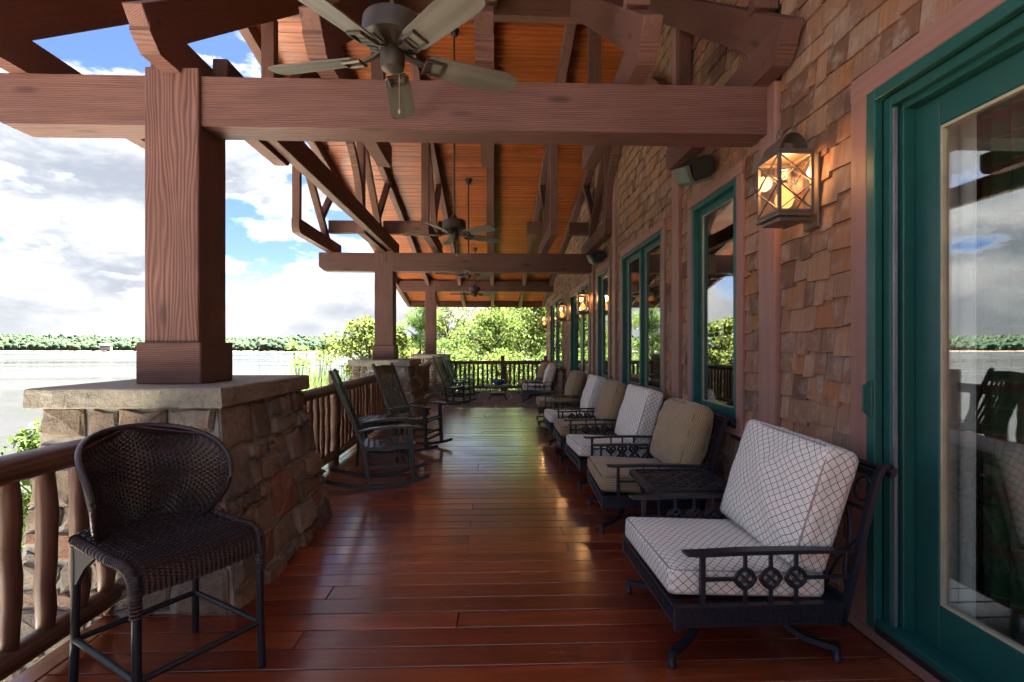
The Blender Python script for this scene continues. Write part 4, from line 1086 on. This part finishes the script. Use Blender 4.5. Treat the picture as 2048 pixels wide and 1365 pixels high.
# ------------------------------------------------------------------ rocking chairs (front towards +x)
def make_rocker():
    T = thing('rocking_chair', '', 'rocking chair', (0, 0, 0), 0, 'black slatted rocking chairs'); W2 = .275
    for s in (-1, 1):
        y = s * W2
        MB().bar([(x, y, .022 + (x + .02) ** 2 / 3.1) for x in np.linspace(-.56, .50, 15)], .034, .040).build('runner', M_BLACK, T)
        MB().bar([(.33, y, .05), (.315, y, .30), (.30, y, .635)], .042, .045, up=(0, 1, 0)).build('front_leg', M_BLACK, T)
        MB().bar([(-.13, y, .025), (-.155, y, .25), (-.19, y, .45), (-.24, y, .585), (-.36, y, .89), (-.50, y, 1.225), (-.515, y, 1.25)], .036, .052, up=(0, 1, 0), scale=[1, 1, 1, 1, 1, 1, .6]).build('back_post', M_BLACK, T)
        MB().bar([(-.27, s * (W2 + .015), .605), (-.1, s * (W2 + .02), .64), (.1, s * (W2 + .028), .655), (.28, s * (W2 + .03), .650), (.39, s * (W2 + .03), .635), (.405, s * (W2 + .03), .63)], .085, .024, scale=[.5, .8, 1, 1.1, 1, .6]).build('armrest', M_BLACK, T)
        mb = MB(); mb.prism([(-.19, .40), (.32, .40), (.335, .455), (.25, .462), (.12, .445), (-.02, .425), (-.19, .435)], y - s * .03 - .011, y - s * .03 + .011, lambda u, v, d: (u, d, v)); mb.build('seat_rail', M_BLACK, T)
        MB().bar([(-.15, y, .235), (.32, y, .235)], .02, .035).build('side_stretcher', M_BLACK, T)
    for k in range(9):
        t = k / 8; x = -.165 + .50 * t; z = .442 + .020 * math.cos((t - .85) * 5.2) + (-.012 if k == 8 else 0); MB().box((x - .025, -W2 + .02, z - .008), (x + .025, W2 - .02, z + .010), .004).build('seat_slat', M_BLACK, T)
    def backx(z): return -.24 - (z - .585) * .415
    MB().bar([(backx(1.15) , -W2, 1.15), (backx(1.15) - .03, 0, 1.16), (backx(1.15), W2, 1.15)], .022, .13, up=(-.38, 0, .92)).build('crest_rail', M_BLACK, T)
    MB().bar([(backx(.53), -W2, .53), (backx(.53) - .02, 0, .53), (backx(.53), W2, .53)], .022, .06, up=(-.38, 0, .92)).build('lower_rail', M_BLACK, T)
    for k in range(7):
        y = -.195 + k * .065; b = .022 * (1 - (y / W2) ** 2); MB().bar([(backx(.54) - b, y, .54), (backx(.82) - b - .012, y, .82), (backx(1.12) - b, y, 1.12)], .040, .014, up=(1, 0, .4)).build('back_slat', M_BLACK, T)
    for x, z in ((.32, .27), (.325, .19), (-.15, .20)): MB().bar([(x, -W2, z), (x, W2, z)], .022, .034).build('stretcher', M_BLACK, T)
    return T
RK = [(-1.25, 5.73, 13, 'black rocking chair nearest the camera, seen side on by the railing'), (-1.19, 7.62, -17, 'second black rocking chair, beyond the low slatted table'),
      (-1.02, 13.55, -14, 'nearer of the two far black rocking chairs by the flagstones'), (-.98, 15.55, -12, 'farthest black rocking chair in the corner by the end railing')]
r0 = make_rocker()
for i, (x, y, a, lab) in enumerate(RK):
    Mx = Matrix.Translation((x, y, 0)) @ Matrix.Rotation(R(a), 4, 'Z')
    t = r0 if i == 0 else None
    if i == 0: r0.matrix_basis = Mx; MW[r0] = Mx
    else: t = copy_tree(r0, Mx)
    t['label'] = lab
# low slatted table between them
T = thing('slatted_table', 'low black slatted table between the two near rocking chairs', 'table', (-1.46, 6.68, 0))
for k in range(7):
    x = -.27 + k * .09; w = .30 * math.sqrt(max(.3, 1 - (abs(x) / .34) ** 3)); MB().box((x - .041, -w, .555), (x + .041, w, .578), .005).build('top_slat', M_BLACK, T)
for s in (-1, 1): MB().box((-.26, s * .2 - .012, .48), (.26, s * .2 + .012, .555), .003).build('apron', M_BLACK, T); MB().box((s * .25 - .012, -.2, .48), (s * .25 + .012, .2, .554), .003).build('apron', M_BLACK, T)
for sx in (-1, 1):
    for sy in (-1, 1): MB().bar([(sx * .23, sy * .18, .55), (sx * .25, sy * .20, 0)], .045, .03).build('leg', M_BLACK, T)
MB().box((-.2, -.17, .16), (.2, .17, .18), .004).build('lower_shelf', M_BLACK, T)

# ------------------------------------------------------------------ wicker bar stool (front towards +x)
def weave(S, nu, nv, r, amp, u0=-1, u1=1, v0=0, v1=1):
    mb = MB(); e = 1e-3
    def nrm(u, v): return (Vector(S(min(u + e, 1), v)) - Vector(S(max(u - e, -1), v))).cross(Vector(S(u, min(v + e, 1))) - Vector(S(u, max(v - e, 0)))).normalized()
    for j in range(nv):
        v = v0 + (v1 - v0) * (j + .5) / nv; pts = []
        for i in range(2 * nu + 1):
            u = u0 + (u1 - u0) * i / (2 * nu); k = math.cos(math.pi * (i / 2 + j)) ; pts.append(Vector(S(u, v)) + nrm(u, v) * amp * k)
        mb.sweep(pts, [(-r, 0), (0, -r * .55), (r, 0), (0, r * .55)] if False else [(-r * .55, -r), (r * .55, -r), (r * .55, r), (-r * .55, r)], up=(0, 0, 1))
    for i in range(nu + 1):
        u = u0 + (u1 - u0) * i / nu; mb.tube([S(u, v0 + (v1 - v0) * t) for t in np.linspace(0, 1, 9)], r * .9, 4)
    return mb
def shell(S, nu=40, nv=14, off=-.006):
    mb = MB(); V = [Vector(S(-1 + 2 * i / nu, j / nv)) for j in range(nv + 1) for i in range(nu + 1)]
    mb.add(V, [(j * (nu + 1) + i, j * (nu + 1) + i + 1, (j + 1) * (nu + 1) + i + 1, (j + 1) * (nu + 1) + i) for j in range(nv) for i in range(nu)]); return mb
T = thing('bar_stool', 'dark wicker bar stool with rounded back in the left foreground', 'bar stool', (-1.475, 2.385, 0), R(-33))
def SB(u, v):
    hw = .60 + .40 * math.sin(math.pi * v) if v < .5 else max(.0004, 1 - ((v - .5) / .5) ** 2.0) ** .5
    ph = u * hw * R(86); z = .63 + .475 * v; h = (z - .63) / .46
    return ((.03 - .295 * math.cos(ph)) - .12 * h * math.cos(ph * .8), .282 * math.sin(ph) * (.90 + .24 * h) + .0, z)
SP = [(-.275, .672), (-.1, .650), (.08, .642), (.19, .650), (.245, .642), (.277, .612), (.29, .57), (.292, .53)]
def SS(u, v):
    t = v * (len(SP) - 1); i = min(int(t), len(SP) - 2); f = t - i; x = SP[i][0] * (1 - f) + SP[i + 1][0] * f; z = SP[i][1] * (1 - f) + SP[i + 1][1] * f
    return (x, .258 * u, z + .012 * u * u - .05 * max(0, abs(u) - .9) / .1 * .6)
bk = shell(SB).build('back_shell', M_WICKER, T, True); tag(weave(SB, 46, 44, .0052, .0050).build('back_weave', M_WICKER, bk), kind='stuff')
st = shell(SS, 24, 14).build('seat_shell', M_WICKER, T, True); tag(weave(SS, 26, 46, .0052, .0045).build('seat_weave', M_WICKER, st), kind='stuff')
OUT = [SB(-1, v) for v in 1 - (1 - np.linspace(0, 1, 48)) ** 2 * 1.0] + [SB(1, v) for v in 1 - np.linspace(.02, 1, 48) ** 2]
rim = OUT
mb = MB(); mb.tube(rim, .014, 8)
for k in range(4):
    mb.tube([Vector(p) + Vector((.006 * math.cos(i * 1.1 + k * 1.57), .006 * math.sin(i * 1.1 + k * 1.57), .008 * math.sin(i * 1.1 + k * 1.57))) for i, p in enumerate(OUT)], .0075, 5)
mb.build('back_rim', M_WICKER, T, True)
for s in (-1, 1):
    pts = [(-.26, s * .262, .655), (-.1, s * .264, .648), (.1, s * .264, .640), (.20, s * .264, .643), (.25, s * .262, .630), (.277, s * .26, .60), (.285, s * .257, .55), (.286, s * .255, .46)]
    mb = MB().tube(pts, .019, 10)
    for i in range(44):
        t = i / 43 * (len(pts) - 1); q = min(int(t), len(pts) - 2); p = Vector(pts[q]).lerp(Vector(pts[q + 1]), t - q); d = (Vector(pts[q + 1]) - Vector(pts[q])).normalized()
        a = d.cross(Vector((0, 1, 0))).normalized(); b = Vector((0, 1, 0)); mb.tube([p + (a * math.cos(w) + b * math.sin(w)) * .020 for w in np.linspace(0, 6.283, 9)[:-1]], .0045, 4, up=d, closed=True)
    mb.build('side_roll', M_WICKER, T, True)
    mb = MB(); mb.prism([(-.29, .64), (-.02, .64), (-.16, .55), (-.245, .46), (-.285, .46)], s * .255 - .008, s * .255 + .008, lambda u, v, d: (u, d, v)); mb.build('side_panel', M_WICKER, T)
mb = MB().prism([(-.262, .64), (.262, .64), (.262, .54), (-.262, .54)], -.288, -.274, lambda u, v, d: (d, u, v)); mb.build('rear_apron', M_WICKER, T)
LEG = {}
for sx in (-1, 1):
    for sy in (-1, 1):
        lx = .283 if sx > 0 else -.272; MB().tube([(lx, sy * .252, .62), (lx + sx * .006, sy * .254, .21), (lx + sx * .012, sy * .258, .0)], .0175, 12).build('leg', M_IRON, T, True, angle=50)
for a, b in (((-.277, -.254), (.288, -.254)), ((-.277, .254), (.288, .254)), ((-.277, -.254), (-.277, .254)), ((.288, -.254), (.288, .254))): MB().tube([a + (.21,), b + (.21,)], .0135, 10).build('foot_rail', M_IRON, T, True, angle=50)

# ------------------------------------------------------------------ far coffee table and bowl
T = thing('coffee_table', 'low table with irregular wood top and curved iron legs at the far end', 'table', (.11, 14.5, 0))
P = [(.36 * (1 + .10 * math.sin(5 * t) + .05 * math.sin(11 * t + 1)) * math.copysign(abs(math.cos(t)) ** .7, math.cos(t)), .30 * (1 + .08 * math.sin(4 * t + 2)) * math.copysign(abs(math.sin(t)) ** .7, math.sin(t))) for t in np.linspace(0, 6.283, 25)[:-1]]
M_SLAB = wood('bleached_slab', (.33, .26, .21), (.22, .17, .13), rough=.6, knots=False)
MB().prism(P, .375, .425, lambda u, v, d: (u, v, d)).build('top', M_SLAB, T)
for sx in (-1, 1):
    for sy in (-1, 1): MB().bar([(sx * .24, sy * .19, .375), (sx * .20, sy * .17, .24), (sx * .20, sy * .17, .10), (sx * .235, sy * .2, .03), (sx * .26, sy * .22, .0)], .022, .022).build('leg', M_IRON, T)
MB().box((-.2, -.17, .12), (.2, .17, .21), .006).build('lower_shelf', M_SHELF, T)
T = thing('bowl', 'blue fluted glazed bowl on the far low table', 'bowl', (.13, 14.45, .425))
n = 32; prof = [(.09, 0.), (.10, .006), (.145, .05), (.158, .10), (.150, .155), (.140, .162), (.138, .152), (.146, .10), (.13, .05), (.07, .018)]
V = []; F = []
for i, (r, z) in enumerate(prof):
    for k in range(n): q = r * (1 + (.045 * math.cos(16 * 2 * math.pi * k / n) if i < 6 else 0)); V.append((q * math.cos(2 * math.pi * k / n), q * math.sin(2 * math.pi * k / n), z))
for i in range(len(prof) - 1):
    for k in range(n): F.append((i * n + k, i * n + (k + 1) % n, (i + 1) * n + (k + 1) % n, (i + 1) * n + k))
F += [tuple(range(n - 1, -1, -1)), tuple((len(prof) - 1) * n + k for k in range(n))]
MB().add(V, F).build('bowl_body', M_BLUE, T, True, angle=40)
# ------------------------------------------------------------------ trees and plants
def leaves(centers, radii, per, size, seed, asp=.5, up=.3):
    g = np.random.default_rng(seed); C = np.repeat(centers, per, axis=0); Rr = np.repeat(radii, per)
    d = g.normal(size=(len(C), 3)); d /= np.linalg.norm(d, axis=1)[:, None]
    P = C + d * (Rr * g.uniform(.25, 1.0, len(C)) ** .6)[:, None] * np.array([1, 1, .75])
    a = g.normal(size=(len(C), 3)); a[:, 2] -= .25; a /= np.linalg.norm(a, axis=1)[:, None]
    n = g.normal(size=(len(C), 3)) + d * .6; n[:, 2] += up; b = np.cross(a, n); b /= (np.linalg.norm(b, axis=1)[:, None] + 1e-9)
    s = size * g.uniform(.6, 1.25, len(C))[:, None]
    V = np.stack([P - a * s * .5, P + b * s * asp * .5, P + a * s * .5, P - b * s * asp * .5], axis=1).reshape(-1, 3)
    return V, np.arange(len(V)).reshape(-1, 4)
def crown_clumps(n, hx, hz, seed, hollow=.45, skirt=0.0):
    g = np.random.default_rng(seed); out = []
    while len(out) < n:
        p = g.uniform(-1, 1, 3); r = np.linalg.norm(p)
        if r > 1 or r < hollow * g.uniform(.4, 1): continue
        k = .78 + .3 * math.sin(3.1 * math.atan2(p[1], p[0]) + seed) + .12 * math.sin(5 * p[2] + seed)
        out.append((p[0] * hx * k, p[1] * hx * k, p[2] * hz))
    return np.array(out)
def tree_mesh(h, hx, hz, zc, mat, seed, nclump=90, per=110, lsize=.16, cr=(.35, .75), asp=.5):
    g = np.random.default_rng(seed + 100); c = crown_clumps(nclump, hx, hz, seed); c[:, 2] += zc; r = g.uniform(cr[0], cr[1], len(c))
    V, F = leaves(c, r, per, lsize, seed, asp); me = fast_mesh('crown', V, F, mat)
    mb = MB(); top = zc + hz * .55
    mb.tube([(0, 0, -.4), (.05, .03, h * .2), (-.06, .05, h * .5), (.04, -.02, top)], .022 * h, 9, scale=[1.25, 1, .7, .2])
    for k in np.linspace(0, len(c) - 1, 26).astype(int):
        t = Vector(c[k]); z0 = max(h * .15, t.z - .45 * math.hypot(t.x, t.y) - .3); z0 = min(z0, top * .9); s = Vector((0, 0, z0)); mid = s.lerp(t, .5) + Vector((0, 0, .12 * (t - s).length))
        mb.tube([s, mid, t], .0075 * h, 5, scale=[1, .6, .15])
    return me, mb.mesh('trunk', M_BARK, True)
def plant_tree(name, lab, cat, loc, meshes, rz=0, sc=1.0, group=None):
    T = thing(name, lab, cat, loc, rz, group); T.matrix_basis = T.matrix_basis @ Matrix.Scale(sc, 4); MW[T] = T.matrix_basis.copy()
    put('trunk', meshes[1], T); put('crown', meshes[0], T); return T
TA = tree_mesh(9.5, 3.1, 4.0, 5.2, M_LEAF, 1, 120, 130, .17, (.4, .85)); TB = tree_mesh(10.5, 3.4, 4.6, 5.9, M_LEAFY, 2, 130, 125, .17, (.4, .85)); TC = tree_mesh(8.5, 2.7, 3.7, 4.7, M_LEAFD, 3, 110, 120, .15, (.35, .8))
FT = [(-2.4, 27.5, TB, .80, 'pale yellow green tree behind the far left pier'), (.1, 26.0, TA, .86, 'bright green tree behind the middle of the end railing'), (2.3, 28.5, TB, .92, 'yellow green tree to the right behind the end railing'),
      (4.4, 27.0, TA, 1.08, 'tall green tree at the right behind the lantern'), (-1.1, 31.5, TC, .92, 'dark green tree farther back behind the left trees'), (1.4, 33.0, TA, .93, 'green tree farther back under the gap of sky'),
      (3.6, 32.5, TC, 1.15, 'deep green tree farther back on the right'), (6.8, 30.0, TB, 1.15, 'yellow green tree mostly hidden behind the house corner')]
for i, (x, y, ms, s, lab) in enumerate(FT): plant_tree('leafy_tree', lab, 'tree', (x, y, ground_z(x, y) - (2.9, 2.6, 2.4, 1.2, 2.6, 2.4, 1.6, 1.0)[i]), ms, i * 1.3, s, 'trees beyond the end of the porch')
BU = tree_mesh(3.0, 1.9, 1.5, 1.7, M_LEAF, 8, 70, 110, .13, (.3, .55))
for i, (x, y, lab) in enumerate([(-1.6, 22.6, 'low green bush below the left part of the end railing'), (.6, 22.2, 'low green bush below the middle of the end railing'), (2.6, 22.8, 'low green bush below the right part of the end railing')]):
    plant_tree('bush', lab, 'bush', (x, y, ground_z(x, y) - .35), BU, i * 2.1, .95, 'bushes beyond the end railing')
SHR = tree_mesh(4.2, 1.45, 1.6, 2.75, M_LEAFY, 12, 85, 95, .13, (.25, .5), .7)
plant_tree('young_tree', 'yellow green young tree behind the middle stone pier', 'tree', (-4.35, 18.0, ground_z(-4.35, 18.0)), SHR, 0, 1.02)
PN = tree_mesh(7.0, 1.5, 2.6, 4.2, M_LEAFD, 21, 60, 220, .30, (.3, .5), .09)
plant_tree('pine_tree', 'slim pine tree between the middle and far timber posts', 'tree', (-3.35, 23.5, ground_z(-3.35, 23.5) - .9), PN, 1, .94)
SB1 = tree_mesh(2.6, 1.15, 1.05, 1.7, M_LEAF, 31, 60, 80, .11, (.2, .42), .6)
plant_tree('shore_bush', 'bush on the lake bank seen between the left foreground balusters', 'bush', (-12.8, 13.4, ground_z(-12.8, 13.4)), SB1, 0, 1.15)
plant_tree('shore_bush', 'tall thin bush on the bank just left of the near stone pier', 'bush', (-9.3, 11.0, ground_z(-9.3, 11.0)), SB1, 2, 1.25)
# stone edging along the lake bank
eb = thing('shore_edging', 'low stone edging between the lawn and the lake', 'wall', (-14.6, 12, LAKE_Z))
g = random.Random(5); y = -10
while y < 24:
    L = g.uniform(.5, 1.1); MB().box((-.2, 0, -.4), (.2, L - .03, .16 + g.uniform(-.04, .05)), .03).build('edging_stone', M_CAP, eb, local=Matrix.Translation((g.uniform(-.05, .05), y - 12, 0))); y += L

# papyrus and reeds beside the near railing
T = thing('papyrus_clump', 'papyrus and grassy reeds growing outside the railing by the near pier', 'plant', (-3.95, 11.3, -1.85)); T.matrix_basis = T.matrix_basis @ Matrix.Scale(1.13, 4); MW[T] = T.matrix_basis.copy()
g = random.Random(11); mb = MB(); V = []; F = []
for k in range(700):
    x, y = g.gauss(0, .27), g.gauss(0, .62); a = g.uniform(0, 6.283); L = g.uniform(2.1, 2.95); sp = g.uniform(.12, .75); w = g.uniform(.008, .018); pts = []
    for i in range(7):
        t = i / 6; pts.append(Vector((x + math.cos(a) * sp * t ** 2.2, y + math.sin(a) * sp * t ** 2.2, L * (t - .16 * sp * t ** 3))))
    sd = Vector((-math.sin(a), math.cos(a), 0)); n0 = len(V)
    for i, p in enumerate(pts): q = w * (1 - (i / 6) ** 2.2) + .0008; V += [tuple(p - sd * q), tuple(p + sd * q)]
    F += [(n0 + 2 * i, n0 + 2 * i + 1, n0 + 2 * i + 3, n0 + 2 * i + 2) for i in range(6)]
put('blades', fast_mesh('blades', V, F, M_REED), T)
for k in range(11):
    x, y = g.gauss(0, .16), g.gauss(-.05, .38); L = g.uniform(2.55, 3.02); dx, dy = g.uniform(-.2, .2), g.uniform(-.25, .25); mb = MB().tube([(x, y, 0), (x + dx * .4, y + dy * .4, L * .6), (x + dx, y + dy, L)], .006, 5)
    stem = mb.build('stem', M_REED, T); c = Vector((x + dx, y + dy, L)); V = []; F = []
    for i in range(90):
        th, ph = g.uniform(0, 6.283), g.uniform(.1, 1.9); r = g.uniform(.10, .19); d = Vector((math.cos(th) * math.sin(ph), math.sin(th) * math.sin(ph), math.cos(ph) * .8)); e = c + d * r + Vector((0, 0, -.03 * math.sin(ph))); s = Vector((-math.sin(th), math.cos(th), .3)).normalized() * .0035; n0 = len(V)
        V += [tuple(c - s), tuple(c + s), tuple(e + s * .7), tuple(e - s * .7)]; F.append((n0, n0 + 1, n0 + 2, n0 + 3))
    put('umbel', fast_mesh('umbel', V, F, M_REED), stem)

# ------------------------------------------------------------------ far shore
def at_px(px, D): xc = (px - 1024) / 1024 * D; return (xc * .99938 + D * .03508, D * .99938 - xc * .03508)
def ico():
    bm = bmesh.new(); bmesh.ops.create_icosphere(bm, subdivisions=1, radius=1); V = np.array([v.co[:] for v in bm.verts]); F = np.array([[v.index for v in f.verts] for f in bm.faces]); bm.free(); return V, F
IV, IF = ico()
def shore_d(px): return 735 - 95 * math.exp(-((px - 610) / 130.0) ** 2) + 18 * math.sin(px / 55.0)
def hill_top(px):   # height of the wooded skyline above the eye, in pixels of the photograph
    return 27 - 6 * min(1, max(0, px / 300)) + 3 * math.exp(-((px - 600) / 60.0) ** 2) + 8 * math.exp(-((px - 760) / 60.0) ** 2) - 1.5 + 1.6 * math.sin(px / 23.0)
def far_woods():
    g = np.random.default_rng(4); Vs = []; Fs = []; n = 0
    for k in range(7500):
        px = g.uniform(-220, 1180); t = g.uniform(0, 1) ** 1.25; D0 = shore_d(px); D = D0 + 10 + 330 * t; ht = hill_top(px)
        zr = 1.5 + ht / 1024 * (D0 + 340) - 9; z = LAKE_Z + 1 + (zr - LAKE_Z - 1) * t ** .8; r = g.uniform(1.7, 4.4) * (1.1 if t < .1 else 1); z += g.normal() * 1.3; x, y = at_px(px, D)
        P = IV * (r, r, r * g.uniform(.9, 2.1)) * (1 + .24 * g.normal(size=(len(IV), 1))) + (x, y, z + r * .75); Vs.append(P); Fs.append(IF + n); n += len(IV)
    o = put('far_woods', fast_mesh('far_woods', np.concatenate(Vs), np.concatenate(Fs), M_FAR, False)); tag(o, 'wooded far shore of the lake', 'woods', None, 'stuff')
    V = []; px_s = np.linspace(-260, 1220, 120)
    rows = [(-6, LAKE_Z - .6), (0, LAKE_Z + .35), (9, LAKE_Z + 1.6)]
    for px in px_s:
        for d, z in rows: x, y = at_px(px, shore_d(px) + d + (3 * math.sin(px * .21) if d > 0 else 0)); V.append((x, y, z))
    F = [(i * 3 + j, i * 3 + j + 1, (i + 1) * 3 + j + 1, (i + 1) * 3 + j) for i in range(len(px_s) - 1) for j in range(2)]
    tag(put('far_beach', fast_mesh('far_beach', V, F, M_SAND, True)), kind='structure')
    V = []
    for px in px_s:
        D0 = shore_d(px)
        for t in (0, .3, .6, 1.0, 1.4):
            x, y = at_px(px, D0 + 9 + 330 * t); zr = 1.5 + hill_top(px) / 1024 * (D0 + 340) - 9; V.append((x, y, LAKE_Z + 1 + (zr - LAKE_Z - 1) * min(1, t) ** .8 - (20 if t > 1 else 0)))
    F = [(i * 5 + j, i * 5 + j + 1, (i + 1) * 5 + j + 1, (i + 1) * 5 + j) for i in range(len(px_s) - 1) for j in range(4)]
    tag(put('far_hills', fast_mesh('far_hills', V, F, M_FAR, True)), kind='structure')
far_woods()
x, y = at_px(212, 728); T = thing('lakeside_house', 'white house among the trees on the far lake shore', 'house', (x, y, 1.2), R(18)); T.matrix_basis = T.matrix_basis @ Matrix.Scale(.72, 4); MW[T] = T.matrix_basis.copy()
MB().box((-9, -4, -6), (9, 4, 4.0)).build('wall', M_WHITE, T); MB().prism([(-4.8, 4.0), (4.8, 4.0), (0, 6.6)], -9.6, 9.6, lambda u, v, d: (d, u, v)).build('roof', M_ROOFG, T)
for k in range(5): MB().box((-7.6 + k * 3.3, -4.12, .8), (-5.6 + k * 3.3, -3.98, 2.8)).build('window', M_SILL, T)
MB().box((-9, -6.0, .0), (3, -4.0, .3)).build('terrace', M_WHITE, T)
